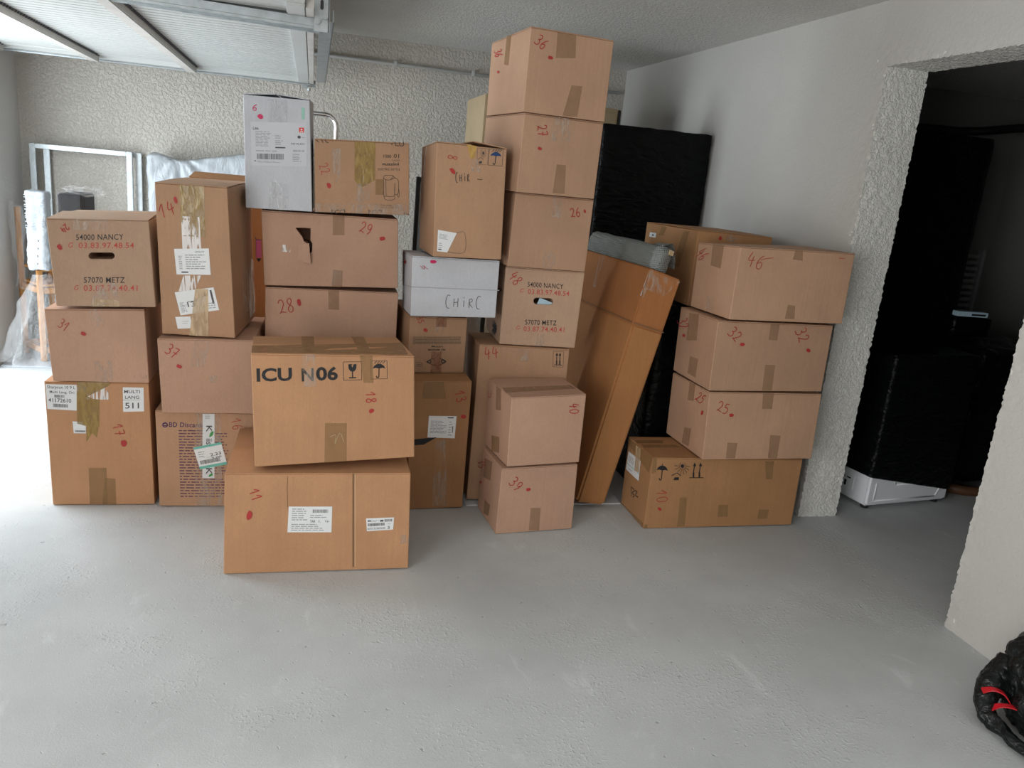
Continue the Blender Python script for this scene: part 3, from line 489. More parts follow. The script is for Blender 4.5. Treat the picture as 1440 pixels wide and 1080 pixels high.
   ('S','F',[[[0.0753,0.5461],[0.1771,0.5482]],[[0.1885,0.5484],[0.2566,0.5498]],[[0.268,0.55],[0.3707,0.5521]],[[0.3821,0.5524],[0.4854,0.5545]],[[0.4969,0.5548],[0.6006,0.5569]],[[0.6122,0.5572],[0.6816,0.5586]],[[0.6932,0.5588],[0.7979,0.561]],[[0.8096,0.5613],[0.8797,0.5627]],[[0.8914,0.563],[0.9089,0.5633]]],'ink3',0.003,'printed_line'),
   ('S','F',[[[0.0767,0.5228],[0.1219,0.5237]],[[0.1332,0.5239],[0.2353,0.5259]],[[0.2467,0.5261],[0.3151,0.5275]],[[0.3265,0.5277],[0.3722,0.5286]],[[0.3837,0.5289],[0.4295,0.5298]],[[0.441,0.53],[0.4869,0.5309]],[[0.4984,0.5311],[0.5445,0.5321]],[[0.5561,0.5323],[0.6601,0.5344]],[[0.6717,0.5346],[0.7764,0.5367]],[[0.788,0.5369],[0.8347,0.5379]],[[0.8464,0.5381],[0.9108,0.5394]]],'ink3',0.003,'printed_line'),
   ('T','F','Mozart',[0.5018,0.4815,0.0998,0.0018,-0.0011,0.0166],'ink2',0.02),
   ('T','F','MAGNUM 1794',[0.4943,0.422,0.1499,0.0024,-0.0013,0.0192],'ink2',0.02),
   ('S','F',[[[0.33,0.2023],[0.4129,0.2567],[0.5041,0.2756],[0.5865,0.2586],[0.6714,0.2114],[0.5936,0.1566],[0.5018,0.1379],[0.4076,0.1612],[0.33,0.2023]]],'ink2',0.003,'printed_logo'),
   ('S','F',[[[0.3357,0.2023],[0.3914,0.2327],[0.3949,0.179],[0.3357,0.2023]],[[0.6656,0.2113],[0.5994,0.2407],[0.6094,0.1808],[0.6656,0.2113]]],'ink2',0.006,'printed_logo'),
   ('S','F',[[[0.1478,0.1829],[0.2451,0.1813],[0.2463,0.1242],[0.1511,0.126]],[[0.1667,0.1534],[0.2297,0.1515]]],'ink3',0.003,'printed_mark'),
   ('Q','F',[[0.4123,0.0],[0.6044,0.0],[0.5774,0.39],[0.4044,0.3874]],'tape_red','tape_strip',1),
   ('Q','F',[[0.4497,0.8298],[0.639,0.8319],[0.6329,0.9994],[0.4498,0.9987]],'tape_red','tape_strip',1),
   ('Q','F',[[0.4042,0.7408],[0.5759,0.7454],[0.603,0.852],[0.4087,0.846]],'tape_clear','tape_strip',1),
   ('N','F','35',[0.1758,0.9429,0.0218,-0.0518,0.0447,0.0186],'red',0.0028),
   ('D','F',[0.2736,0.7699,0.0377,-0.0128,0.0088,0.0304],'red'),
  ]},
 'E3': {'c': [[0.4342, 3.4821, 0.9058], [0.8214, 3.489, 0.9148], [0.4291, 3.7627, 0.892], [0.8158, 3.8139, 0.9073], [0.4278, 3.4881, 1.1703], [0.8204, 3.4949, 1.1728], [0.4229, 3.8485, 1.1559], [0.8148, 3.8198, 1.166]],
  'd': [
   ('N','F','4',[0.1356,0.8206,0.0102,0.0288,-0.0389,0.0293],'red',0.0022),
   ('D','F',[0.2328,0.9225,0.0361,-0.0017,0.001,0.0317],'magenta'),
   ('N','F','CHiRC',[0.6086,0.2598,0.2142,-0.0012,-0.002,0.1105],'ink2',0.0022),
   ('S','F',[[[0.0027,0.4895],[1.0164,0.4878]]],'fold_white',0.004,'lid_seam'),
   ('S','L',[[[0.0081,0.4027],[1.0236,0.4925]]],'fold_white',0.004,'lid_seam'),
   ('D','L',[0.3531,0.8267,0.1488,0.0161,-0.0016,0.024],'red'),
   ('S','F',[[[0.3373,0.848],[0.3895,0.8355]],[[0.3383,0.815],[0.379,0.8115]]],'pencil',0.002,'marker_line'),
  ]},
 'E4': {'c': [[0.5079, 3.4225, 1.1806], [0.8097, 3.428, 1.1853], [0.4985, 3.8238, 1.1738], [0.7524, 3.8424, 1.1757], [0.494, 3.4333, 1.6549], [0.7952, 3.4387, 1.6565], [0.4885, 3.8623, 1.6346], [0.7379, 3.8531, 1.6468]],
  'd': [
   ('P','F','sun',[0.6511,0.9075,0.0767,0.0011,0.0027,0.0704],'ink2',True),
   ('P','F','umbrella_blue',[0.8434,0.9098,0.1006,0.0014,0.0023,0.0707],'ink2',True),
   ('N','F','8',[0.2241,0.8752,-0.0045,-0.0196,0.0646,-0.0032],'red',0.0025),
   ('D','F',[0.2332,0.7602,0.0385,-0.0205,0.0196,0.0134],'red'),
   ('N','F','CHiR',[0.3818,0.711,0.1039,0.0075,-0.0054,0.0428],'ink2',0.0025),
   ('S','F',[[[0.5903,0.7084],[0.6238,0.706],[0.6617,0.7091]]],'ink2',0.003,'marker_line'),
   ('Q','F',[[0.4782,0.8809],[0.5346,0.884],[0.5644,0.9902],[0.4171,1.0]],'tape_ochre','tape_strip',2),
   ('Q','F',[[0.5054,0.7659],[0.6282,0.7723],[0.62,0.8802],[0.4974,0.8763]],'tape_clear','tape_strip',2),
   ('L','F',[[0.0539,0.0481],[0.2023,0.0421],[0.3283,0.2202],[0.0573,0.24]],'paper',[['g',0.1,0.6,0.6,0.25,4],['g',0.1,0.15,0.3,0.3,3],['b',0.1,0.08,0.3,0.05]],'shipping_label'),
   ('S','F',[[[0.202,0.0475],[0.4487,0.0536],[0.4427,0.2244],[0.3281,0.2237]]],'ink2',0.0015,'printed_outline'),
   ('S','L',[[[0.3353,0.9894],[0.2217,0.8203],[0.1883,0.7395]],[[0.2626,0.8661],[0.1576,0.6439]]],'glint2',0.006,'torn_strip'),
  ]},
 'F1': {'c': [[0.7614, 3.5085, 0.0162], [1.1959, 3.4881, 0.0113], [0.7786, 3.8749, 0.0099], [1.213, 3.8545, 0.0049], [0.7658, 3.5218, 0.7811], [1.1967, 3.5015, 0.7776], [0.7822, 3.891, 0.7631], [1.2139, 3.8678, 0.7713]],
  'd': [
   ('N','F','44',[0.1347,0.9531,0.0728,0.0067,-0.0126,0.0369],'red',0.0035),
   ('P','F','arrows',[0.8828,0.9365,0.0585,0.0007,-0.0062,0.0492],'ink',True),
   ('Q','F',[[0.4209,0.9135],[0.5425,0.911],[0.5844,0.9868],[0.3759,0.9862]],'tape_clear','tape_strip',1),
  ]},
 'F2': {'c': [[0.8621, 3.5358, 0.7833], [1.2277, 3.521, 0.7821], [0.8775, 3.9513, 0.7821], [1.2446, 3.9379, 0.7821], [0.8604, 3.5375, 1.1459], [1.2357, 3.5223, 1.144], [0.8773, 3.9545, 1.1441], [1.2526, 3.9392, 1.1421]],
  'd': [
   ('H','F',[0.5127,0.5897,0.1285,0.0018,-0.0025,0.0436]),
   ('T','F','54000 NANCY',[0.5174,0.7956,0.2279,0.0021,-0.0015,0.0317],'ink',0.004),
   ('T','F','03.83.97.48.54',[0.5683,0.7076,0.2661,0.0043,-0.0019,0.0319],'redprint',0.004),
   ('S','F',[[[0.207,0.6855],[0.209,0.7129],[0.2256,0.7277],[0.2525,0.7295]],[[0.2205,0.6864],[0.2461,0.7018]]],'redprint',0.0025,'telephone_symbol'),
   ('T','F','57070 METZ',[0.5107,0.3131,0.2048,0.0068,-0.0027,0.0325],'ink',0.004),
   ('T','F','03.87.74.40.41',[0.5623,0.2271,0.2673,0.0084,-0.0028,0.0327],'redprint',0.004),
   ('S','F',[[[0.2017,0.2063],[0.2037,0.2344],[0.2254,0.2496],[0.2437,0.2507]],[[0.2201,0.2074],[0.2464,0.2229]]],'redprint',0.0025,'telephone_symbol'),
   ('N','F','48',[0.1329,0.8568,0.0452,-0.0547,0.0476,0.0396],'red',0.0035),
   ('Q','F',[[0.476,0.0],[0.6076,0.0],[0.5801,0.1623],[0.4837,0.1621]],'tape_clear','tape_strip',1),
   ('S','L',[[[0.5294,0.1304],[0.5353,0.2063]],[[0.5567,0.133],[0.6349,0.2143]],[[0.5796,0.1312],[0.7171,0.2063]],[[0.5947,0.1253],[0.7712,0.1838]],[[0.5999,0.1163],[0.7903,0.15]],[[0.5946,0.1053],[0.7719,0.1095]],[[0.5794,0.094],[0.7184,0.0677]],[[0.5565,0.084],[0.6364,0.0303]],[[0.5291,0.0767],[0.5369,0.0029]]],'ink',0.012,'printed_logo'),
   ('N','L','8',[0.7451,0.6537,0.0213,-0.0146,0.1593,0.0343],'ink',0.004),
   ('S','L',[[[0.7362,0.7909],[0.7834,0.7344]],[[0.7468,0.7025],[0.7796,0.6824]]],'redprint',0.006,'printed_mark'),
  ]},
 'F3': {'c': [[0.8495, 3.4633, 1.1549], [1.2246, 3.4912, 1.1495], [0.8162, 3.9121, 1.1554], [1.1913, 3.9399, 1.15], [0.8578, 3.4636, 1.4773], [1.2285, 3.4911, 1.4744], [0.8245, 3.9123, 1.4773], [1.1952, 3.9399, 1.4749]],
  'd': [
   ('N','F','26',[0.7729,0.8038,0.0627,0.0154,-0.015,0.0585],'red',0.0035),
   ('D','F',[0.8952,0.8349,0.0071,-0.0242,0.0139,0.0039],'red'),
   ('Q','F',[[0.4667,0.7195],[0.6066,0.7192],[0.5743,0.9966],[0.4725,0.9997]],'tape_clear','tape_strip',1),
   ('Q','F',[[0.4438,0.0],[0.5967,0.0],[0.59,0.2393],[0.4301,0.2342]],'tape_clear','tape_strip',1),
  ]},
 'F4': {'c': [[0.8459, 3.4055, 1.48], [1.2157, 3.4553, 1.4783], [0.7816, 3.8831, 1.48], [1.1514, 3.9329, 1.4783], [0.8504, 3.4061, 1.8044], [1.2201, 3.4558, 1.8037], [0.7836, 3.8863, 1.8013], [1.1558, 3.9335, 1.8036]],
  'd': [
   ('N','F','27',[0.2305,0.8079,0.0163,-0.0649,0.0575,0.0154],'red',0.0035),
   ('D','F',[0.2242,0.5785,0.0243,-0.0108,0.0085,0.0197],'red'),
   ('Q','F',[[0.4506,0.0301],[0.6036,0.0315],[0.5782,0.4036],[0.459,0.4036]],'tape_kraftp','tape_strip',1),
   ('Q','F',[[0.3512,0.6944],[0.5879,0.7098],[0.604,1.0],[0.3672,0.9947]],'tape_clear','tape_strip',1),
  ]},
 'F5': {'c': [[0.8402, 3.3907, 1.8066], [1.214, 3.4311, 1.8062], [0.7862, 3.8909, 1.8063], [1.16, 3.9314, 1.8054], [0.8408, 3.3921, 2.1374], [1.2156, 3.4326, 2.1356], [0.7858, 3.895, 2.1292], [1.1616, 3.9329, 2.1335]],
  'd': [
   ('N','F','36',[0.1318,0.8355,0.0574,-0.0353,0.0352,0.053],'red',0.0035),
   ('D','F',[0.2528,0.6748,0.0293,-0.0057,0.0057,0.0221],'red'),
   ('N','L','36',[0.2175,0.8212,0.0336,-0.0499,0.1045,-0.0052],'red',0.004),
   ('D','L',[0.2724,0.5661,0.0033,-0.0191,0.0363,-0.005],'red'),
   ('Q','F',[[0.3169,0.6808],[0.5518,0.717],[0.5342,0.9868],[0.3094,0.984]],'tape_kraftp','tape_strip',1),
   ('Q','F',[[0.4705,0.0075],[0.653,0.0183],[0.6724,0.3957],[0.5392,0.3889]],'tape_kraftp','tape_strip',1),
   ('Q','L',[[0.4111,0.6441],[0.5359,0.6129],[0.5359,0.9936],[0.4171,1.0]],'tape_kraft','tape_strip',1),
  ]},
 'G0': {'c': [[0.8293, 3.1541, 0.001], [1.1972, 3.1885, 0.0043], [0.8048, 3.4536, 0.001], [1.1699, 3.4811, 0.0031], [0.8308, 3.1555, 0.3122], [1.1902, 3.1892, 0.3189], [0.8047, 3.4287, 0.3129], [1.1629, 3.4818, 0.3189]],
  'd': [
   ('N','F','39',[0.1951,0.7571,0.0557,-0.0691,0.0454,0.0492],'red',0.0035),
   ('D','F',[0.3642,0.6641,0.0298,0.0041,-0.0062,0.0269],'red'),
   ('N','L','35',[0.0001,0.7259,0.0436,-0.0566,0.1967,0.0758],'red',0.004),
   ('D','L',[0.0648,0.4419,0.0719,0.0281,-0.0077,0.0208],'red'),
   ('Q','L',[[0.1611,0.5703],[0.5497,0.6534],[0.5331,0.9427],[0.1405,0.8702]],'tape_kraftp','tape_strip',1),
   ('Q','L',[[0.3505,0.0427],[0.6096,0.1091],[0.6503,0.301],[0.3573,0.2743]],'tape_kraft','tape_strip',1),
   ('Q','F',[[0.4241,0.0278],[0.5604,0.0096],[0.552,0.3664],[0.4215,0.3766]],'tape_kraftp','tape_strip',1),
  ]},
 'G1': {'c': [[0.853, 3.1572, 0.3199], [1.1985, 3.2005, 0.3256], [0.8139, 3.4514, 0.3199], [1.1609, 3.488, 0.3252], [0.845, 3.1566, 0.6348], [1.1951, 3.2004, 0.6457], [0.8066, 3.4653, 0.6327], [1.1702, 3.488, 0.6439]],
  'd': [
   ('N','F','40',[0.8459,0.8015,0.0097,-0.0726,0.0617,-0.0009],'red',0.0035),
   ('N','L','U',[0.1317,0.8083,0.076,0.0166,0.0182,0.0578],'red',0.004),
   ('Q','L',[[0.4273,0.6612],[0.631,0.7074],[0.5715,1.0],[0.369,0.9954]],'tape_kraftp','tape_strip',1),
   ('Q','L',[[0.3216,0.0],[0.6605,0.0867],[0.6435,0.3174],[0.3075,0.2371]],'tape_kraft','tape_strip',1),
   ('Q','T',[[0.0,0.2348],[0.9681,0.3181],[0.9581,0.5292],[0.033,0.5034]],'tape_kraftp','tape_strip',1),
  ]},
 'H': {'c': [[1.2887, 3.4066, 0.0396], [1.4349, 3.4156, 0.0165], [1.2389, 4.2051, 0.0352], [1.3852, 4.2141, 0.0122], [1.5164, 3.4271, 1.1927], [1.6848, 3.4373, 1.1462], [1.4667, 4.2255, 1.1884], [1.635, 4.2358, 1.1419]],
  'd': [
   ('Q','F',[[0.0,0.9905],[0.1422,1.0],[0.0643,0.8878],[0.0,0.8823]],'tape_clear','tape_strip',1),
   ('Q','F',[[0.0794,0.9175],[0.6645,0.916],[0.9845,0.991],[0.0828,0.9906]],'tape_clear','tape_strip',1),
   ('Q','L',[[0.3083,0.8483],[0.3673,0.8546],[0.3525,1.0],[0.2758,0.999]],'tape_clear','tape_strip',1),
   ('Q','L',[[0.9876,0.8866],[1.0,0.8889],[1.0,0.9871],[1.0,0.9914]],'tape_white','tape_strip',1),
  ]},
 'I0': {'c': [[1.5504, 3.1794, 0.001], [2.3404, 3.1812, 0.006], [1.5516, 3.4778, 0.001], [2.3398, 3.4857, 0.006], [1.549, 3.1815, 0.356], [2.3355, 3.1833, 0.3504], [1.5494, 3.4838, 0.3534], [2.3348, 3.4877, 0.3486]],
  'd': [
   ('P','F','umbrella',[0.0687,0.8049,0.046,-0.0049,-0.0054,0.1333],'ink',False),
   ('P','F','sun',[0.181,0.8056,0.0581,-0.0062,-0.0059,0.1346],'ink',False),
   ('P','F','arrows',[0.2884,0.8265,0.0467,0.0004,-0.0094,0.1358],'ink',False),
   ('N','F','10',[0.0885,0.4642,0.0108,-0.0846,0.0335,0.0098],'red',0.003),
   ('D','F',[0.0856,0.2805,0.013,-0.0158,0.0032,0.0158],'red'),
   ('L','L',[[0.049,0.5323],[0.6178,0.5451],[0.5847,0.8252],[0.075,0.8057]],'paper',[['gr2',0.0,0.34,1,0.03],['g',0.1,0.5,0.5,0.35,4],['g',0.2,0.1,0.3,0.15,1]],'shipping_label'),
   ('Q','L',[[0.407,0.6239],[0.5893,0.6585],[0.5263,0.9795],[0.3361,0.9733]],'tape_tan','tape_strip',3),
   ('S','L',[[[0.3786,0.374],[0.5052,0.3662],[0.4206,0.3047],[0.5299,0.302],[0.4692,0.2591]],[[0.5321,0.3757],[0.6191,0.3859],[0.5532,0.3208],[0.67,0.3318]],[[0.351,0.3643],[0.4109,0.2485]]],'ink2',0.005,'marker_letters'),
   ('Q','T',[[0.0,0.6557],[0.1775,0.6744],[0.2032,0.8236],[0.0056,0.8023]],'tape_kraft','tape_strip',1),
   ('Q','T',[[0.0144,0.4455],[0.2636,0.4824],[0.2464,0.6091],[0.0176,0.5866]],'tape_kraft','tape_strip',2),
   ('Q','L',[[0.9307,0.7639],[0.987,1.0],[0.0,0.9804],[0.0,0.9019]],'tape_kraft','tape_strip',1),
   ('Q','L',[[0.0009,0.0],[0.9552,0.0],[0.9638,0.068],[0.0012,0.0177]],'tape_kraft','tape_strip',1),
   ('Q','F',[[0.0,0.78],[0.0304,0.8008],[0.0235,1.0],[0.0,1.0]],'tape_kraft','tape_strip',1),
   ('Q','F',[[0.2156,0.0198],[0.2674,0.024],[0.2521,0.442],[0.2073,0.436]],'tape_kraft','tape_strip',1),
   ('Q','F',[[0.4774,0.1517],[0.5445,0.1485],[0.5355,0.3255],[0.4714,0.3276]],'tape_kraft','tape_strip',1),
   ('Q','F',[[0.7508,0.1084],[0.8199,0.1048],[0.823,0.2406],[0.7537,0.2494]],'tape_kraft','tape_strip',1),
   ('Q','F',[[0.7661,0.7028],[0.8071,0.7027],[0.7997,0.9662],[0.7386,0.965]],'tape_kraft','tape_strip',1),
   ('Q','F',[[0.0,0.0047],[0.0234,0.0098],[0.0202,0.0598],[0.0,0.0616]],'tape_kraft','tape_strip',1),
  ]},
 'I1': {'c': [[1.7767, 3.1431, 0.3616], [2.3509, 3.1426, 0.3688], [1.7721, 3.5349, 0.3571], [2.3513, 3.5392, 0.3629], [1.7614, 3.1479, 0.685], [2.3426, 3.1475, 0.6896], [1.7671, 3.5476, 0.6724], [2.343, 3.544, 0.689]],
  'd': [
   ('N','F','25',[0.1299,0.774,0.0493,-0.0282,0.0104,0.0714],'red',0.0035),
   ('D','F',[0.2089,0.6682,0.02,0.0003,-0.0019,0.0269],'red'),
   ('N','L','25',[0.8073,0.8479,0.0879,-0.006,0.0541,0.0738],'red',0.004),
   ('D','L',[0.8883,0.6587,0.0012,-0.0334,0.0273,0.0082],'red'),
   ('Q','L',[[0.4962,0.7171],[0.6498,0.7537],[0.6433,1.0],[0.4864,0.9883]],'tape_kraftp','tape_strip',1),
   ('Q','L',[[0.454,0.0322],[0.6409,0.0483],[0.6663,0.3354],[0.4866,0.2902]],'tape_kraftp','tape_strip',1),
   ('Q','F',[[0.2081,0.018],[0.2899,0.0168],[0.2939,0.2517],[0.2052,0.258]],'tape_kraftp','tape_strip',1),
   ('Q','F',[[0.4754,0.765],[0.5639,0.7668],[0.5623,0.997],[0.4651,1.0]],'tape_kraftp','tape_strip',1),
   ('Q','F',[[0.591,0.0185],[0.674,0.0111],[0.6761,0.3627],[0.5793,0.3717]],'tape_kraftp','tape_strip',1),
  ]},
 'I2': {'c': [[1.7581, 3.1484, 0.6906], [2.3412, 3.1528, 0.7002], [1.7537, 3.5229, 0.6906], [2.3384, 3.5316, 0.6967], [1.7496, 3.1513, 1.0126], [2.3376, 3.1557, 1.0155], [1.7494, 3.5312, 1.0061], [2.3348, 3.5345, 1.0154]],
  'd': [
   ('N','F','32',[0.1522,0.8188,0.0407,-0.0575,0.0274,0.0552],'red',0.0035),
   ('D','F',[0.2265,0.6783,0.02,0.0011,-0.0023,0.0268],'red'),
   ('N','F','32',[0.7336,0.8455,0.0282,-0.0865,0.0444,0.0315],'red',0.0035),
   ('D','F',[0.8118,0.6227,0.0204,-0.0106,0.003,0.0256],'red'),
   ('N','L','32',[0.1173,0.7643,0.0498,-0.06,0.1361,0.0514],'red',0.004),
   ('D','L',[0.197,0.5983,0.0388,0.0094,-0.0048,0.0208],'red'),
   ('Q','L',[[0.2777,0.5437],[0.5523,0.6124],[0.5198,0.9845],[0.2649,0.962]],'tape_kraftp','tape_strip',1),
   ('Q','L',[[0.4127,0.0801],[0.6333,0.0734],[0.6478,0.3587],[0.4352,0.3439]],'tape_kraftp','tape_strip',1),
   ('Q','F',[[0.4594,0.0137],[0.5478,0.009],[0.538,0.3919],[0.4506,0.3946]],'tape_kraftp','tape_strip',1),
   ('Q','F',[[0.4482,0.7577],[0.5211,0.7533],[0.5252,0.9824],[0.448,0.9824]],'tape_kraftp','tape_strip',1),
  ]},
 'I3': {'c': [[1.7852, 3.1207, 1.0248], [2.3597, 3.1273, 1.0303], [1.7846, 3.5021, 1.0165], [2.3553, 3.5103, 1.0223], [1.7878, 3.1273, 1.3425], [2.3613, 3.134, 1.3508], [1.781, 3.5086, 1.3208], [2.3569, 3.517, 1.3428]],
  'd': [
   ('N','F','46',[0.1416,0.8184,0.0675,-0.0274,0.0091,0.0925],'red',0.0028),
   ('S','F',[[[0.1851,0.8369],[0.2314,0.8604],[0.2848,0.8749]]],'red',0.0025,'marker_line'),
   ('S','F',[[[0.8561,0.9218],[0.9076,0.9215]]],'red',0.0025,'marker_line'),
   ('N','L','46',[0.1406,0.8243,0.0699,-0.0445,0.1121,0.0611],'red',0.003),
   ('Q','L',[[0.3886,0.6863],[0.6341,0.6632],[0.6325,0.9919],[0.3701,1.0]],'tape_kraftp','tape_strip',1),
   ('Q','L',[[0.4071,0.0232],[0.5803,0.0425],[0.5424,0.2545],[0.404,0.2463]],'tape_clear','tape_strip',1),
   ('Q','F',[[0.4547,0.8687],[0.5425,0.8577],[0.5296,1.0],[0.4654,1.0]],'tape_kraftp','tape_strip',1),
   ('Q','F',[[0.4759,0.044],[0.5606,0.041],[0.5465,0.2305],[0.4807,0.2398]],'tape_kraftp','tape_strip',1),
  ]},
 'D2': {'c': [[-0.1956, 3.6648, 0.9782], [0.3918, 3.6608, 0.9993], [-0.193, 4.0448, 0.9782], [0.3944, 4.0408, 0.9993], [-0.2135, 3.6649, 1.3032], [0.3756, 3.6609, 1.3097], [-0.2109, 4.0449, 1.3032], [0.3782, 4.0409, 1.3097]],
  'd': [
   ('N','F','29',[0.7562,0.8403,0.042,-0.024,0.014,0.0716],'red',0.0035),
   ('D','F',[0.8789,0.7129,0.0215,0.0022,0.0,0.0323],'red'),
   ('Q','F',[[0.5106,0.7247],[0.5967,0.7335],[0.599,1.0],[0.5136,1.0]],'tape_kraftp','tape_strip',1),
   ('Q','F',[[0.494,0.0],[0.5726,0.0025],[0.5791,0.2336],[0.5085,0.2432]],'tape_kraftp','tape_strip',1),
   ('Q','F',[[0.4926,0.0019],[0.5771,0.0],[0.5717,0.2303],[0.5024,0.2261]],'tape_clear','tape_strip',2),
   ('X','F',[[0.2386,0.7945],[0.2956,0.8035],[0.3503,0.7994],[0.3463,0.6346],[0.3596,0.597],[0.3556,0.484],[0.3279,0.4283],[0.3191,0.4594],[0.3385,0.5187],[0.3302,0.5799],[0.2964,0.6199],[0.2859,0.6788],[0.2567,0.7498]]),
   ('Q','F',[[0.1302,0.4658],[0.1984,0.4613],[0.2002,0.5598],[0.136,0.5626]],'tape_white','tape_scrap',1),
  ]},
 'D1': {'c': [[-0.1882, 3.6648, 0.655], [0.3951, 3.6608, 0.655], [-0.1856, 4.0448, 0.655], [0.3977, 4.0408, 0.655], [-0.1922, 3.6648, 0.9705], [0.3951, 3.6608, 0.9772], [-0.1896, 4.0448, 0.9705], [0.3977, 4.0408, 0.9772]],
  'd': [
   ('N','F','28',[0.1516,0.7419,0.0544,0.027,-0.0107,0.0935],'red',0.0035),
   ('D','F',[0.2483,0.8059,0.0049,-0.0498,0.0155,0.0065],'red'),
   ('Q','F',[[0.4693,0.7217],[0.5501,0.7225],[0.5453,1.0],[0.4638,1.0]],'tape_kraftp','tape_strip',1),
  ]},
 'D3': {'c': [[-0.273, 3.6255, 1.3107], [0.0002, 3.6088, 1.3168], [-0.2571, 3.885, 1.3114], [0.0062, 3.8683, 1.3175], [-0.2868, 3.625, 1.7703], [-0.0226, 3.6089, 1.775], [-0.271, 3.8845, 1.771], [-0.0067, 3.8684, 1.7758]],
  'd': [
   ('L','F',[[0.105,0.3822],[0.9357,0.406],[0.951,0.7926],[0.1021,0.7631]],'paper_grey',[['t',0.04,0.82,0.1,0.06,'L86'],['g',0.08,0.44,0.3,0.36,10],['g',0.43,0.62,0.14,0.1,3],['g',0.43,0.48,0.16,0.12,3],['b',0.43,0.41,0.18,0.03],['rd',0.86,0.78,0.09,0.11],['dot',0.83,0.64,0.06,0.07],['g',0.91,0.65,0.06,0.03,1],['t',0.72,0.5,0.24,0.04,'REF 45.4501'],['t',0.75,0.34,0.2,0.04,'2023-01-24'],['g',0.08,0.32,0.58,0.05,1],['c',0.1,0.15,0.48,0.13],['b',0.05,0.1,0.03,0.02],['g',0.1,0.07,0.48,0.05,2],['g',0.74,0.1,0.18,0.2,5]],'printed_panel'),
   ('Q','F',[[0.8758,0.8195],[0.9197,0.8216],[0.9181,0.9231],[0.8761,0.921]],'green','green_sticker',1),
   ('N','F','6',[0.1724,0.8863,0.0353,-0.0019,0.0088,0.0257],'magenta',0.003),
   ('D','F',[0.2514,0.8142,0.0417,-0.0067,0.0131,0.0199],'magenta'),
   ('Q','F',[[0.3418,0.0],[0.6345,0.0],[0.6534,0.2374],[0.3615,0.2482]],'tape_pale','tape_strip',1),
   ('Q','F',[[0.3542,0.7643],[0.6465,0.7782],[0.6584,0.9777],[0.3682,0.9684]],'tape_pale','tape_strip',1),
   ('S','F',[[[0.4685,0.1002],[0.4854,0.0498],[0.4988,0.0047]],[[0.5259,0.1194],[0.5809,0.0761],[0.5687,0.0072]],[[0.5822,0.1102],[0.6368,0.0554],[0.6258,0.015]],[[0.4467,0.2628],[0.5109,0.2205],[0.5655,0.1662]]],'glint3',0.002,'tape_wrinkle'),  # bright strokes painted where the creased tape would shine
  ]},
 'D4': {'c': [[0.012, 3.6299, 1.3154], [0.4209, 3.6333, 1.3329], [0.012, 3.9699, 1.3152], [0.4181, 3.9733, 1.3326], [0.0006, 3.63, 1.6212], [0.4024, 3.6334, 1.6419], [0.012, 3.97, 1.621], [0.3996, 3.9734, 1.6417]],
  'd': [
   ('T','F','1000',[0.7629,0.806,0.0419,0.0015,0.0003,0.0217],'ink2',0.004),
   ('T','F','01',[0.8602,0.8151,0.0287,0.001,0.0004,0.0266],'ink2',0.004),
   ('T','F','guzzini',[0.7956,0.6949,0.0918,0.0052,0.0001,0.0243],'ink2',0.02),
   ('T','F','ELECTRIC KETTLE',[0.7817,0.6287,0.1186,0.0039,0.0003,0.0146],'ink2',0),
   ('T','F','4 pieces',[0.8528,0.7553,0.0421,0.0015,0.0001,0.0088],'ink2',0),
   ('T','F','Gross weight: 7.40 kg',[0.7917,0.1317,0.1036,0.0026,0.0002,0.0114],'ink2',0),
   ('T','F','Country of origin: China',[0.7916,0.0981,0.1037,0.0026,0.0002,0.0115],'ink2',0),
   ('S','F',[[[0.7192,0.5115],[0.7252,0.382],[0.7231,0.2632],[0.746,0.2549],[0.8058,0.2555],[0.8427,0.2633]],[[0.7192,0.5138],[0.7374,0.4889],[0.7924,0.486],[0.8247,0.5407],[0.7926,0.5483],[0.7375,0.5418],[0.7192,0.5138]],[[0.7924,0.486],[0.8477,0.5125],[0.88,0.4788],[0.8844,0.3784],[0.875,0.2947],[0.8427,0.2931],[0.843,0.4473]],[[0.843,0.4473],[0.8408,0.2632]],[[0.7276,0.2337],[0.7413,0.2105],[0.7918,0.2011],[0.838,0.2189],[0.8408,0.2477]],[[0.7277,0.2635],[0.7276,0.2337]],[[0.8844,0.3784],[0.8907,0.2717],[0.8796,0.2496],[0.8686,0.2944]],[[0.7466,0.4894],[0.7488,0.2586]],[[0.8247,0.5407],[0.8477,0.5125]]],'ink2',0.0018,'kettle_drawing'),
   ('S','F',[[[0.1758,0.0435],[0.1773,-0.0065]],[[0.174,0.0291],[0.1936,0.0324]],[[0.2516,0.0376],[0.2203,0.0337],[0.2112,0.0058],[0.2245,-0.0091]],[[0.3053,0.0461],[0.265,0.0382],[0.2603,0.0046]],[[0.308,0.0462],[0.3096,0.0105]],[[0.5627,0.056],[0.5643,0.0057]],[[0.5608,0.0415],[0.5808,0.0449]],[[0.6401,0.0501],[0.6082,0.0462],[0.599,0.0181],[0.6126,0.0031]],[[0.6951,0.0587],[0.6538,0.0507],[0.6492,0.0169]],[[0.6978,0.0588],[0.6995,0.0228]],[[0.9442,0.0403],[0.9442,0.0101]],[[0.9582,0.0349],[0.9768,0.014],[0.9954,0.01]]],'ink2',0.0035,'printed_mark'),
   ('S','F',[[[0.0186,0.9794],[0.0447,0.9525]],[[0.0756,0.9829],[0.0886,0.9496]],[[0.1109,0.9851],[0.1239,0.9574],[0.1433,0.9507]],[[0.8073,0.982],[0.8164,0.9595]],[[0.844,1.0015],[0.8531,0.956],[0.8853,0.9521]],[[0.8946,0.9988],[0.8991,0.9587],[0.936,0.9609],[0.9379,1.0072]]],'ink2',0.0035,'printed_mark'),
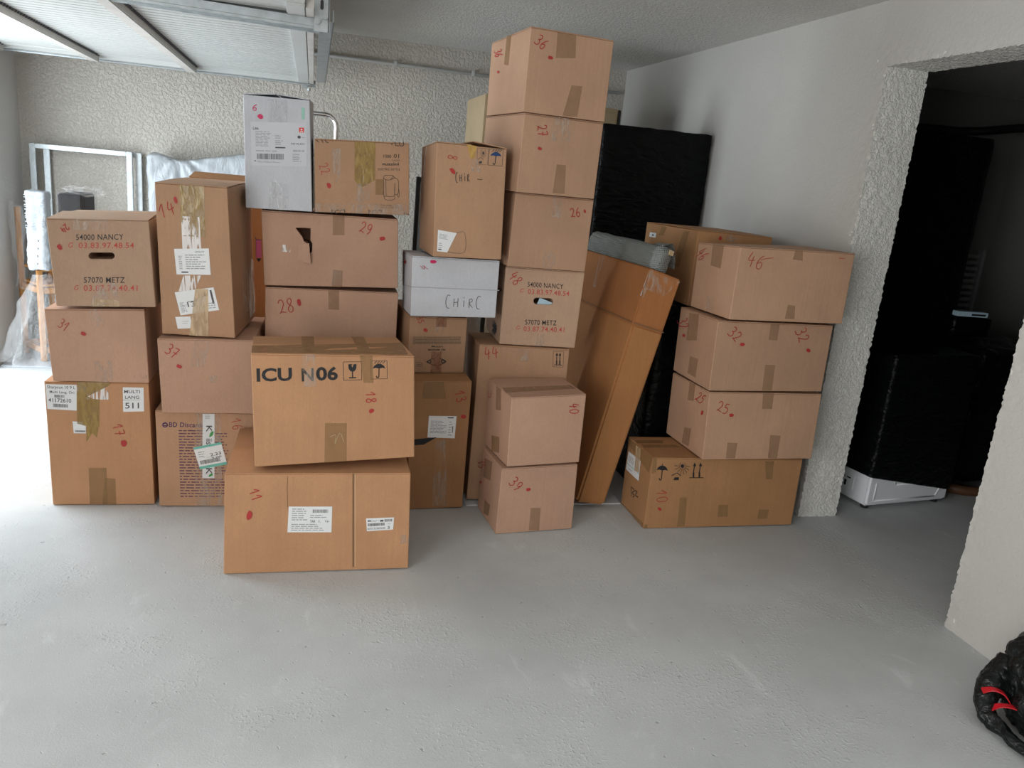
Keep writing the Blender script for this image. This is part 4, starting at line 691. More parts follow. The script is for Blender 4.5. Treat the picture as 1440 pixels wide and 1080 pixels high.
   ('Q','F',[[0.4151,0.4598],[0.4777,0.3573],[0.6323,0.4715],[0.6385,0.9833],[0.4174,0.9812]],'tape_brown','tape_strip',1),
   ('Q','F',[[0.4039,0.0],[0.5125,0.0],[0.614,0.4234],[0.4419,0.4143]],'tape_clear','tape_strip',1),
   ('Q','F',[[0.6363,0.2708],[0.7185,0.2749],[0.7191,0.4879],[0.6369,0.4835]],'tape_kraft','tape_strip',1),
   ('Q','F',[[0.0,0.0],[0.9954,0.0064],[0.9909,0.1569],[0.0,0.1192]],'tape_clear','tape_strip',1),
   ('Q','F',[[0.2,0.3662],[0.2623,0.3695],[0.274,0.8809],[0.1852,0.8755]],'tape_clear','tape_strip',1),
   ('N','F','22',[0.0995,0.5998,0.0196,-0.064,0.0445,0.0259],'red',0.0025),
   ('D','F',[0.1467,0.3728,0.0153,-0.0347,0.0176,0.0142],'red'),
  ]},
 'BG': {'c': [[-0.558, 4.055, 0.0], [-0.205, 4.055, 0.0], [-0.558, 4.45, 0.0], [-0.205, 4.45, 0.0], [-0.558, 4.055, 1.405], [-0.205, 4.055, 1.405], [-0.558, 4.45, 1.405], [-0.205, 4.45, 1.405]],
  'd': [
   ('S','F',[[[0.8476,0.8163],[0.8547,0.8082],[0.9165,0.8086]],[[0.8548,0.8075],[0.8571,0.7482]],[[0.8693,0.7862],[0.8926,0.7895],[0.9147,0.787]],[[0.8693,0.7862],[0.8706,0.7556],[0.9188,0.7564]]],'purple',0.004,'printed_outline'),
   ('Q','F',[[0.8572,0.7464],[0.9261,0.7475],[0.9165,0.8078],[0.8548,0.8067]],'pinkprint','printed_patch',1),
   ('Q','F',[[0.8572,0.7445],[0.8922,0.7324],[0.9221,0.7456]],'ink','printed_patch',2),
  ]},
 'I4': {'c': [[1.8168, 3.6001, 1.002], [2.2265, 3.6049, 1.002], [1.8095, 4.2185, 1.002], [2.2192, 4.2233, 1.002], [1.8186, 3.6025, 1.3756], [2.2287, 3.6073, 1.367], [1.8114, 4.221, 1.3651], [2.2214, 4.2257, 1.3629]],
  'd': [
   ('Q','L',[[0.6402,0.4798],[0.7561,0.4624],[0.8552,0.9567],[0.7489,0.957]],'tape_kraft','tape_strip',1),
   ('L','L',[[0.0946,0.7884],[0.2308,0.7897],[0.2336,0.8598],[0.0982,0.8571]],'paper',[['b',0.4,0.3,0.25,0.35]],'small_label'),
   ('Q','L',[[0.2906,0.8441],[0.3843,0.8424],[0.4257,0.9741],[0.3254,0.977]],'tape_kraft','tape_strip',1),
   ('Q','F',[[0.3726,0.8828],[0.5312,0.8905],[0.5433,0.978],[0.3711,0.9735]],'tape_clear','tape_strip',1),
   ('D','F',[0.2953,0.9193,0.0044,-0.0275,0.0196,0.002],'red'),
  ]},
 'D0': {'c': [[-0.1682, 3.6648, 0.328], [0.3951, 3.6608, 0.328], [-0.1656, 4.0448, 0.328], [0.3977, 4.0408, 0.328], [-0.1722, 3.6648, 0.652], [0.3951, 3.6608, 0.652], [-0.1696, 4.0448, 0.652], [0.3977, 4.0408, 0.652]],
  'd': [
  ]},
 'D00': {'c': [[-0.1682, 3.6648, 0.001], [0.3951, 3.6608, 0.001], [-0.1656, 4.0448, 0.001], [0.3977, 4.0408, 0.001], [-0.1722, 3.6648, 0.326], [0.3951, 3.6608, 0.326], [-0.1696, 4.0448, 0.326], [0.3977, 4.0408, 0.326]],
  'd': [
  ]},
}
# ------------------------------------------------------------- garage door (raised, flat under the ceiling)
r = root('garage_door', (-1.0, 4.8, 2.05), 'white up and over garage door leaf raised flat under the ceiling at upper left', 'garage door')
def lift(o):      # the leaf rises slightly towards the near side
    for v in o.data.vertices: v.co.z += (6.06 - v.co.y) * .0165
    return o
bm = bmesh.new(); y0, y1 = 3.30, 6.02; prof = []; y = y0
while y < y1 - .06:
    prof += [(y, 2.046), (y + .052, 2.046), (y + .058, 2.058), (y + .066, 2.058)]; y += .070
prof += [(y, 2.046), (y1, 2.046)]; n = len(prof) - 1
for x0, x1 in ((-1.98, -.115),):
    a = [bm.verts.new((x0, y, z)) for y, z in prof]; b = [bm.verts.new((x1, y, z)) for y, z in prof]
    c = [bm.verts.new((x0, y, z + .02)) for y, z in prof]; d = [bm.verts.new((x1, y, z + .02)) for y, z in prof]
    for i in range(n):
        bm.faces.new((a[i], a[i + 1], b[i + 1], b[i])); bm.faces.new((c[i], d[i], d[i + 1], c[i + 1]))
        bm.faces.new((b[i], b[i + 1], d[i + 1], d[i])); bm.faces.new((a[i + 1], a[i], c[i], c[i + 1]))
    bm.faces.new((a[0], b[0], d[0], c[0])); bm.faces.new((a[n], c[n], d[n], b[n]))
lift(from_bm('ribbed_panel', bm, 'painted_steel', r))
bm = bmesh.new(); bx(bm, -1.98, -.045, 6.0, 6.075, 2.03, 2.075, .003); bx(bm, -1.98, -.115, 5.90, 5.908, 2.040, 2.047); bx(bm, -1.98, -.115, 5.94, 5.948, 2.040, 2.047); lift(from_bm('side_frame', bm, 'painted_steel', r))
bm = bmesh.new(); bx(bm, -.115, -.045, 3.30, 6.0, 2.03, 2.075, .003); lift(from_bm('end_frame', bm, 'painted_steel', r))
bm = bmesh.new(); bx(bm, -1.98, -.045, 3.28, 3.34, 2.04, 2.08, .003); lift(from_bm('side_frame', bm, 'painted_steel', r))
bm = bmesh.new(); bx(bm, -.043, -.012, 3.32, 6.06, 2.03, 2.07, .002); lift(from_bm('edge_strip', bm, 'rail_paint', r, label='grey weathered edge strip'))
for x in (-.795, -1.385, -1.93):
    bm = bmesh.new(); bx(bm, x - .03, x + .03, 3.34, 5.98, 2.005, 2.044, .004); rb = lift(from_bm('cross_rib', bm, 'rail_paint', r, label='dull grey cross rib'))
    bm = bmesh.new()
    for k in range(70): bx(bm, x + .031, x + .042, 3.4 + k * .0366, 3.414 + k * .0366, 2.036, 2.046)
    ob = lift(from_bm('rivet_row', bm, 'dark_print', rb)); ob['kind'] = 'stuff'
# galvanised stiffening channel under the near side
M = Matrix.Translation((.012, 3.55, 2.031)) @ Matrix.Rotation(math.radians(1.3), 4, 'Y')
bm = bmesh.new(); bx(bm, -1.99, .0, -.058, .058, .007, .040, .003, M); bx(bm, -1.99, .0, -.058, -.040, 0, .012, .003, M); bx(bm, -1.99, .0, .040, .058, .0, .012, .003, M); bx(bm, -1.99, 0, -.007, .007, .001, .010, .003, M)
from_bm('stiffening_channel', bm, 'galvanised', r, label='galvanised steel channel')
bm = bmesh.new(); bx(bm, -1.97, -.03, 6.075, 6.10, 2.02, 2.07, .002); bx(bm, -1.97, -.03, 6.06, 6.10, 2.018, 2.024, .001); from_bm('edge_channel', bm, 'galvanised', r, label='galvanised steel edge channel')
bm = bmesh.new(); tube(bm, [(-.19, 3.495, 2.06), (-.19, 3.492, 2.06)], .009, 10); from_bm('screw_hole', bm, 'dark_print', r)
bm = bmesh.new(); bx(bm, .006, .066, 3.60, 5.95, 2.035, 2.041, .001); bx(bm, .060, .066, 3.60, 5.95, 2.035, 2.085, .001); lift(from_bm('angle_rail', bm, 'galvanised', r))
bm = bmesh.new(); tube(bm, [(-.05, 6.115, 2.035), (.0, 6.115, 2.035)], .022, 12); bx(bm, -.09, -.05, 6.10, 6.13, 2.0, 2.05, .004); tube(bm, [(-.045, 6.10, 2.0), (-.045, 6.10, 1.985)], .012, 8); from_bm('roller', bm, 'galvanised', r)
r = root('door_hanger', (.06, 3.5, 2.05), 'galvanised slotted steel strap hanging from the ceiling at the end of the garage door', 'hanger')
bm = bmesh.new(); bx(bm, -.012, .045, 3.46, 3.466, 2.02, ZC - .002, .001); bx(bm, .040, .046, 3.46, 3.49, 2.02, ZC - .002, .001); hb = from_bm('hanger_strap', bm, 'galvanised', r)
for z in (2.10, 2.17, 2.24, 2.31):
    bm = bmesh.new(); bx(bm, .010, .022, 3.455, 3.461, z, z + .035, .003); from_bm('strap_slot', bm, 'dark_print', hb)
for p in ((.0, 3.456, 2.055), (.03, 3.456, 2.075)):
    bm = bmesh.new(); tube(bm, [p, (p[0], p[1] - .012, p[2])], .012, 6); from_bm('bolt', bm, 'galvanised', r)

# ------------------------------------------------------------- cartons
ORD = {'FBL': 0, 'FBR': 1, 'BBL': 2, 'BBR': 3, 'FTL': 4, 'FTR': 5, 'BTL': 6, 'BTR': 7}
FACE = {'F': (0, 1, 5, 4), 'L': (2, 0, 4, 6), 'T': (4, 5, 7, 6), 'R': (1, 3, 7, 5)}
BULGE = .0022
GLY = {'0': [[(.5, 1), (.15, .8), (.08, .4), (.3, .02), (.7, .05), (.92, .45), (.8, .85), (.5, 1)]],
 '1': [[(.05, .55), (.62, .98), (.55, .5), (.5, 0)]], '2': [[(.1, .8), (.35, 1), (.75, .92), (.8, .65), (.45, .3), (.08, .05), (.3, .12), (.95, .03)]],
 '3': [[(.1, .92), (.5, 1), (.8, .82), (.6, .6), (.35, .54), (.75, .45), (.9, .2), (.55, .0), (.08, .08)]],
 '4': [[(.35, 1), (.08, .45), (.5, .42), (.92, .5)], [(.68, .78), (.62, .4), (.6, 0)]],
 '5': [[(.85, .98), (.3, .98), (.2, .58), (.6, .6), (.85, .35), (.6, .05), (.1, .03)]],
 '6': [[(.75, 1), (.35, .75), (.12, .35), (.3, .03), (.7, .05), (.85, .3), (.6, .5), (.2, .35)]],
 '7': [[(.1, .95), (.5, 1), (.88, .95), (.65, .5), (.45, 0)], [(.2, .5), (.9, .52)]],
 '8': [[(.5, .52), (.2, .72), (.35, .98), (.68, .97), (.8, .75), (.5, .52), (.15, .28), (.3, .02), (.72, .03), (.85, .3), (.5, .52)]],
 '9': [[(.8, .7), (.55, .5), (.2, .6), (.25, .92), (.6, 1), (.82, .8), (.75, .35), (.45, .0)]],
 'C': [[(.75, .95), (.35, .98), (.05, .55), (.2, .08), (.65, .0)]], 'H': [[(.12, .75), (.1, .15)], [(.12, .45), (.75, .5)], [(.78, .8), (.75, .12)]],
  'i': [[(.5, .6), (.48, .15)], [(.5, .8), (.52, .88)]],
 'R': [[(.15, .75), (.12, .1)], [(.12, .7), (.55, .8), (.6, .55), (.15, .45), (.7, .1)]], 'U': [[(.1, .8), (.15, .1), (.8, .1), (.85, .9)]]}
PEND = []      # text waiting to be turned into meshes
FONTS = {}
class Carton:
    def __init__(s, key, label, mat, cat='box', name='cardboard_box', group=None, flap='x', lift=0, cut=True):
        s.key = key; s.c = [Vector(p) for p in DATA[key]['c']]; s.mat = mat
        b = (s.c[0] + s.c[1] + s.c[2] + s.c[3]) / 4
        s.root = root(name, (b.x, b.y, min(p.z for p in s.c[:4])), label, cat, group)
        s.body = s.make_body(); s.flaps(flap, lift)
        for i, d in enumerate(DATA[key]['d']): s.decal(d, i)
        s.cuts()
    def tri(s, a, b, c, top=None):
        C_ = s.c
        p = Vector((0, 0, 0))
        for k, idx in ((0, (0, 0, 0)), (1, (1, 0, 0)), (2, (0, 1, 0)), (3, (1, 1, 0)), (4, (0, 0, 1)), (5, (1, 0, 1)), (6, (0, 1, 1)), (7, (1, 1, 1))):
            p += C_[k] * ((a if idx[0] else 1 - a) * (b if idx[1] else 1 - b) * (c if idx[2] else 1 - c))
        return p
    def dims(s): return (s.c[1] - s.c[0]).length, (s.c[2] - s.c[0]).length, (s.c[4] - s.c[0]).length
    def make_body(s):
        W_, D_, H_ = s.dims(); r_ = .0035; bm = bmesh.new(); vm = {}; TH = .0045
        def steps(L):
            e = r_ / L; inner = [e + (1 - 2 * e) * i / 7 for i in range(8)]; return [0, e * .35] + inner + [1 - e * .35, 1]
        A = [steps(W_), steps(D_), steps(H_)]; dm = Vector((W_, D_, H_)); nv = s.normals()
        def vert(k):
            if k in vm: return vm[k]
            u = Vector([A[i][k[i]] for i in range(3)]); p = Vector([u[i] * dm[i] for i in range(3)])
            q = Vector([min(max(p[i], r_), dm[i] - r_) for i in range(3)]); d = p - q
            if d.length > 1e-9: p = q + d.normalized() * r_
            a, b, c = p.x / W_, p.y / D_, p.z / H_; c *= (1 - TH / H_)
            w = s.tri(a, b, c)
            if 0 < k[0] < len(A[0]) - 1 and 0 < k[2] < len(A[2]) - 1:
                g = BULGE * math.sin(math.pi * a) * math.sin(math.pi * min(1, c))
                if k[1] == 0: w += nv['F'] * g
            if 0 < k[1] < len(A[1]) - 1 and 0 < k[2] < len(A[2]) - 1:
                g = BULGE * math.sin(math.pi * b) * math.sin(math.pi * min(1, c))
                if k[0] == 0: w += nv['L'] * g
                if k[0] == len(A[0]) - 1: w += nv['R'] * g
            vm[k] = bm.verts.new(w); return vm[k]
        for a in range(3):
            b, c = (a + 1) % 3, (a + 2) % 3
            for side in (0, len(A[a]) - 1):
                for i in range(len(A[b]) - 1):
                    for j in range(len(A[c]) - 1):
                        q = []
                        for di, dj in ((0, 0), (1, 0), (1, 1), (0, 1)):
                            k = [0, 0, 0]; k[a] = side; k[b] = i + di; k[c] = j + dj; q.append(vert(tuple(k)))
                        bm.faces.new(q if side else q[::-1])
        return from_bm('body', bm, s.mat, s.root, smooth=False)
    def normals(s):
        out = {}
        for f, ix in FACE.items():
            a, b, c, d = [s.c[i] for i in ix]; out[f] = (c - a).cross(d - b).normalized()
        return out
    def P(s, f, u, v, eps):
        a, b, c, d = [s.c[i] for i in FACE[f]]
        p = a * (1 - u) * (1 - v) + b * u * (1 - v) + c * u * v + d * (1 - u) * v
        g = 0 if f == 'T' else BULGE * math.sin(math.pi * min(max(u, 0), 1)) * math.sin(math.pi * min(max(v, 0), 1))
        return p + s.normals()[f] * (eps + g)
    def size(s, f):
        a, b, c, d = [s.c[i] for i in FACE[f]]; return (b - a).length, (d - a).length
    def flaps(s, ax, lift):
        T_ = .004; up = s.normals()['T']; g = .004
        W_, D_, H_ = s.dims()
        for side in (0, 1):
            bm = bmesh.new(); V = []
            lf = lift[side] if isinstance(lift, (list, tuple)) else lift
            for (u, v) in ((0, 0), (1, 0), (1, 1), (0, 1)):
                if ax == 'x':
                    t = v * (.5 - g / D_) if side == 0 else 1 - (1 - v) * (.5 - g / D_); uu, vv = .002 + .996 * u, t; inner = (v if side == 0 else 1 - v)
                else:
                    t = u * (.5 - g / W_) if side == 0 else 1 - (1 - u) * (.5 - g / W_); uu, vv = t, .002 + .996 * v; inner = (u if side == 0 else 1 - u)
                p = s.tri(uu, vv, 1) - up * T_ + up * (lf * inner)
                V.append((bm.verts.new(p), bm.verts.new(p + up * T_)))
            lo = [a for a, b in V]; hi = [b for a, b in V]
            bm.faces.new(lo[::-1]); bm.faces.new(hi)
            for i in range(4): bm.faces.new((lo[i], lo[(i + 1) % 4], hi[(i + 1) % 4], hi[i]))
            bmesh.ops.bevel(bm, geom=bm.edges[:], offset=.001, segments=1, affect='EDGES')
            from_bm('top_flap', bm, s.mat, s.root)
    # ---- things drawn on or stuck to a face
    def ribbon(s, f, lines, wd, eps):
        W_, H_ = s.size(f); vs = []; fs = []
        for l in lines:
            pts = [Vector((u * W_, v * H_)) for u, v in l]; n = len(pts)
            # densify
            if n > 2:
                dp = []
                for i in range(n - 1):
                    p0 = pts[max(i - 1, 0)]; p1 = pts[i]; p2 = pts[i + 1]; p3 = pts[min(i + 2, n - 1)]
                    if f == 'T' or n < 4:
                        dp.append(p1); continue
                    for k in range(4):
                        t = k / 4; dp.append(.5 * ((2 * p1) + (p2 - p0) * t + (2 * p0 - 5 * p1 + 4 * p2 - p3) * t * t + (3 * p1 - p0 - 3 * p2 + p3) * t ** 3))
                dp.append(pts[-1]); pts = dp
            dp = []
            for p, q in zip(pts, pts[1:]):
                k = max(1, int((q - p).length / .03)); dp += [p + (q - p) * (j / k) for j in range(k)]
            pts = dp + [pts[-1]]; n = len(pts)
            base = len(vs)
            for i, p in enumerate(pts):
                t = pts[min(i + 1, n - 1)] - pts[max(i - 1, 0)]
                t = t.normalized() if t.length > 1e-9 else Vector((1, 0)); nn = Vector((-t.y, t.x)) * wd / 2
                if i == 0: p = p - t * wd * .3
                if i == n - 1: p = p + t * wd * .3
                for q in (p + nn, p - nn): vs.append(s.P(f, q.x / W_, q.y / H_, eps))
            for i in range(n - 1): fs.append((base + 2 * i, base + 2 * i + 1, base + 2 * i + 3, base + 2 * i + 2))
        return vs, fs
    def patch(s, f, q, eps, n=6, sub=None):
        """bilinear patch; q = BL BR TR TL in face coordinates"""
        Q_ = [Vector(p) for p in q]; vs = []; fs = []
        for j in range(n + 1):
            for i in range(n + 1):
                a, b = i / n, j / n
                if sub: a = sub[0] + (sub[2]) * a; b = sub[1] + (sub[3]) * b
                p = Q_[0] * (1 - a) * (1 - b) + Q_[1] * a * (1 - b) + Q_[2] * a * b + Q_[3] * (1 - a) * b
                vs.append(s.P(f, p.x, p.y, eps))
        for j in range(n):
            for i in range(n): k = j * (n + 1) + i; fs.append((k, k + 1, k + n + 2, k + n + 1))
        return vs, fs
    def poly(s, f, pts, eps):
        return [s.P(f, u, v, eps) for u, v in pts], [tuple(range(len(pts)))]
    def fr(s, F, x, y):   # frame coordinates -1..1 to face coordinates
        return (F[0] + F[2] * x + F[4] * y, F[1] + F[3] * x + F[5] * y)
    def text(s, f, txt, F, mat, off, eps, parent, name):
        PEND.append((s, f, txt, F, mat, off, eps, parent, name))
    def decal(s, d, i):
        t, f = d[0], d[1]; e0 = .0009
        if t == 'N':
            _, _, txt, F, mat, wd = d; lines = []
            n = len(txt); tot = .62 * n - .12
            for k, ch in enumerate(txt):
                for l in GLY[ch]:
                    lines.append([s.fr(F, ((k * .62 + x * .5) / tot) * 2 - 1, (y + .03 * ((k + int(10 * x)) % 2)) * 2 - 1) for x, y in l])
            slink('marker_number', *s.ribbon(f, lines, wd, e0 + .0012), mat, s.root)
        elif t == 'D':
            _, _, F, mat = d
            pts = [s.fr(F, math.cos(q) * (1 + .1 * math.sin(3 * q + i)), math.sin(q) * (1 + .12 * math.sin(2 * q + i))) for q in (2 * math.pi * k / 14 for k in range(14))]
            slink('marker_dot', *s.poly(f, pts, e0 + .0014), mat, s.root)
        elif t == 'T':
            _, _, txt, F, mat, off = d; s.text(f, txt, F, mat, off, e0, s.root, 'printed_text')
        elif t == 'Q':
            _, _, pts, mat, name, lay = d
            ep = e0 + .00028 * lay
            if len(pts) == 4: slink(name, *s.patch(f, pts, ep), mat, s.root)
            else: slink(name, *s.poly(f, pts, ep), mat, s.root)
        elif t == 'S':
            _, _, lines, mat, wd, name = d
            slink(name, *s.ribbon(f, lines, wd, e0 + .0001), mat, s.root)
        elif t == 'L': s.label(d, e0 + .0004)
        elif t == 'P': s.pictogram(d, e0)
    def label(s, d, e):
        _, f, q, mat, items, name = d
        lab = slink(name, *s.patch(f, q, e, 6), mat, s.root)
        acc = {}
        def put(m, vf):
            a = acc.setdefault(m, ([], [])); b = len(a[0]); a[0].extend(vf[0]); a[1].extend(tuple(k + b for k in fc) for fc in vf[1])
        e2 = e + .00025; Q_ = [Vector(p) for p in q]
        def loc(a, b): return Q_[0] * (1 - a) * (1 - b) + Q_[1] * a * (1 - b) + Q_[2] * a * b + Q_[3] * (1 - a) * b
        rnd = random.Random(len(items) * 7 + int(q[0][0] * 999))
        for it in items:
            k, x, y, w, h = it[:5]
            if k in ('t', 's', 'r'):
                if k == 'r': c = loc(x, y + h / 2); r_ = loc(x, y) - c; t_ = loc(x + w, y + h / 2) - c
                else: c = loc(x + w / 2, y + h / 2); r_ = loc(x + w, y + h / 2) - c; t_ = loc(x + w / 2, y + h) - c
                if k == 'r': c = loc(x + w / 2, y + h / 2); r_ = loc(x + w / 2, y) - c; t_ = loc(x + w, y + h / 2) - c
                s.text(f, it[5], (c.x, c.y, r_.x, r_.y, t_.x, t_.y), 'dark_print', .012, e2, lab, 'label_text')
            elif k == 'b': put('dark_print', s.patch(f, q, e2, 1, (x, y, w, h)))
            elif k in ('gr', 'gr2'): slink('label_band', *s.patch(f, q, e2, 4, (x, y, w, h)), 'green_tint', lab, label='green band')
            elif k == 'rd': put('logo_red', s.patch(f, q, e2, 1, (x, y, w, h))); put('paper', s.patch(f, q, e2 + .0002, 1, (x + w * .2, y + h * .15, w * .6, h * .15))); pl = [loc(x + w * a, y + h * b) for a, b in ((.35, .45), (.3, .6), (.5, .85), (.7, .6), (.65, .45))]; put('paper', s.poly(f, [tuple(p) for p in pl], e2 + .0002))
            elif k == 'dot': put('dark_print', s.poly(f, [tuple(loc(x + w / 2 + w / 2 * math.cos(a), y + h / 2 + h / 2 * math.sin(a))) for a in (2 * math.pi * j / 12 for j in range(12))], e2))
            elif k == 'leaf': put('leaf', s.poly(f, [tuple(loc(x + w * a, y + h * b)) for a, b in ((0, .0), (.35, .1), (.8, .35), (1, .9), (.6, .95), (.2, .6))], e2))
            elif k == 'c':
                xx = 0
                while xx < w:
                    bw = rnd.choice([.004, .007, .010]) * (1 if w < .5 else 1.3); put('dark_print', s.patch(f, q, e2, 1, (x + xx, y, min(bw, w - xx + .001), h))); xx += bw + rnd.choice([.004, .006, .010])
            elif k == 'g':
                n = it[5]
                for j in range(n):
                    xx = 0; yy = y + h * (j + .25) / n; hh = min(h / n * .42, .035); end = w * rnd.uniform(.6, 1)
                    while xx < end:
                        ww = min(rnd.uniform(.05, .16), end - xx); put('greek', s.patch(f, q, e2, 1, (x + xx, yy, ww, hh))); xx += ww + .02
        for m, (v_, f_) in acc.items():
            o = slink('label_print', v_, f_, m, lab)
            if len(f_) > 1: o['kind'] = 'stuff'
    def pictogram(s, d, e):
        _, f, kind, F, mat, border = d
        v_, f_ = [], []; vb, fb = [], []
        def add(vf, alt=False):
            a, b_ = (vb, fb) if alt else (v_, f_)
            k = len(a); a.extend(vf[0]); b_.extend(tuple(q + k for q in fc) for fc in vf[1])
        W_, H_ = s.size(f); sc = math.hypot(F[2] * W_, F[3] * H_)
        ln = lambda pts, w=.09: add(s.ribbon(f, [[s.fr(F, *p) for p in pts]] if len(pts) < 4 else [[s.fr(F, *pts[i]), s.fr(F, *pts[i + 1])] for i in range(len(pts) - 1)], sc * w, e))
        pg = lambda pts, alt=False: add(s.poly(f, [s.fr(F, *p) for p in pts], e), alt)
        if border: ln([(-1, -1), (1, -1), (1, 1), (-1, 1), (-1, -1)], .05)
        if kind == 'glass':
            pg([(-.45, .75), (-.42, .25), (-.2, -.05), (.2, -.05), (.42, .25), (.45, .75), (.15, .75), (.0, .35), (-.1, .6), (.02, .75)]); ln([(0, -.05), (0, -.75)], .12); ln([(-.35, -.75), (.35, -.75)], .14)
        elif kind.startswith('umbrella'):
            alt = kind.endswith('blue')
            pg([(-.8, .15), (-.6, .45), (-.3, .62), (0, .68), (.3, .62), (.6, .45), (.8, .15), (.45, .22), (0, .15), (-.45, .22)], alt)
            ln([(0, .2), (-.04, -.7)], .12); ln([(-.04, -.66), (-.12, -.85), (-.28, -.85), (-.36, -.68)], .12)
            if border:
                for x in (-.55, -.2, .15, .5): ln([(x, .72), (x + .1, .80)], .09); ln([(x + .15, .86), (x + .25, .94)], .09)
            else: ln([(0, .68), (0, .85)], .08)
        elif kind == 'sun':
            cx, cy = (.1, .42) if border else (.28, .62)
            pg([(cx + .2 * math.cos(a), cy + .2 * math.sin(a)) for a in (2 * math.pi * k / 10 for k in range(10))])
            for k in range(14):
                a = 2 * math.pi * k / 14; L0, L1 = .28, (.62 if border else (.85 if math.sin(a) < .2 else .42)); p1 = (cx + L1 * math.cos(a), cy + L1 * math.sin(a))
                if p1[1] < .95 and abs(p1[0]) < (.95 if border else 1.2): ln([(cx + L0 * math.cos(a), cy + L0 * math.sin(a)), p1], .05)
            ln([(-.85, -.42), (-.3, -.12), (.15, -.38)], .09); pg([(-.65, -.9), (-.05, -.85), (-.05, -.55), (-.55, -.6)])
        elif kind == 'arrows':
            k = .55 if border else .75
            ln([(-k - .2, -.75), (k + .2, -.75)], .1 if not border else .12)
            for x in (-k * .55, k * .55):
                sh = 0 if border else .18
                pg([(x - .12, -.7), (x + .12, -.7), (x + .14, -.2), (x - .10, -.2)]); ln([(x, -.25), (x + sh, .6)], .14); pg([(x + sh - .24, .45), (x + sh + .24, .45), (x + sh + .02, .85)])
        slink('pictogram', v_, f_, mat, s.root)
        if vb: slink('pictogram', vb, fb, 'blueprint', s.root)
    def cuts(s):
        cs = [d for d in DATA[s.key]['d'] if d[0] in ('H', 'X')]
        if not cs: return
        dg = None
        for d in cs:
            if d[0] == 'H':
                F = d[2]; W_, H_ = s.size(d[1]); hw = math.hypot(F[2] * W_, F[3] * H_); hh = math.hypot(F[4] * W_, F[5] * H_); k = hh / hw; pts = []
                for a in range(9): q = math.pi / 2 - math.pi * a / 8; pts.append(s.fr(F, 1 - k + k * math.cos(q), math.sin(q)))
                for a in range(9): q = -math.pi / 2 - math.pi * a / 8; pts.append(s.fr(F, -1 + k + k * math.cos(q), math.sin(q)))
                pts = pts[::-1]
            else: pts = d[2]
            n = s.normals()[d[1]]
            outer = [s.P(d[1], u, v, .01) for u, v in pts]; inner = [p - n * .17 for p in outer]
            bm = bmesh.new(); a = [bm.verts.new(p) for p in outer]; b = [bm.verts.new(p) for p in inner]; m = len(a)
            bm.faces.new(a); bm.faces.new(b[::-1])
            for i in range(m): bm.faces.new((a[i], b[i], b[(i + 1) % m], a[(i + 1) % m]))
            bmesh.ops.recalc_face_normals(bm, faces=bm.faces)
            cut = from_bm('cutter', bm, s.mat)
            md = s.body.modifiers.new('cut', 'BOOLEAN'); md.object = cut; md.operation = 'DIFFERENCE'; md.solver = 'EXACT'
            bpy.context.view_layer.update()
            me = bpy.data.meshes.new_from_object(s.body.evaluated_get(bpy.context.evaluated_depsgraph_get()))
            s.body.modifiers.clear(); s.body.data = me; bpy.data.objects.remove(cut)

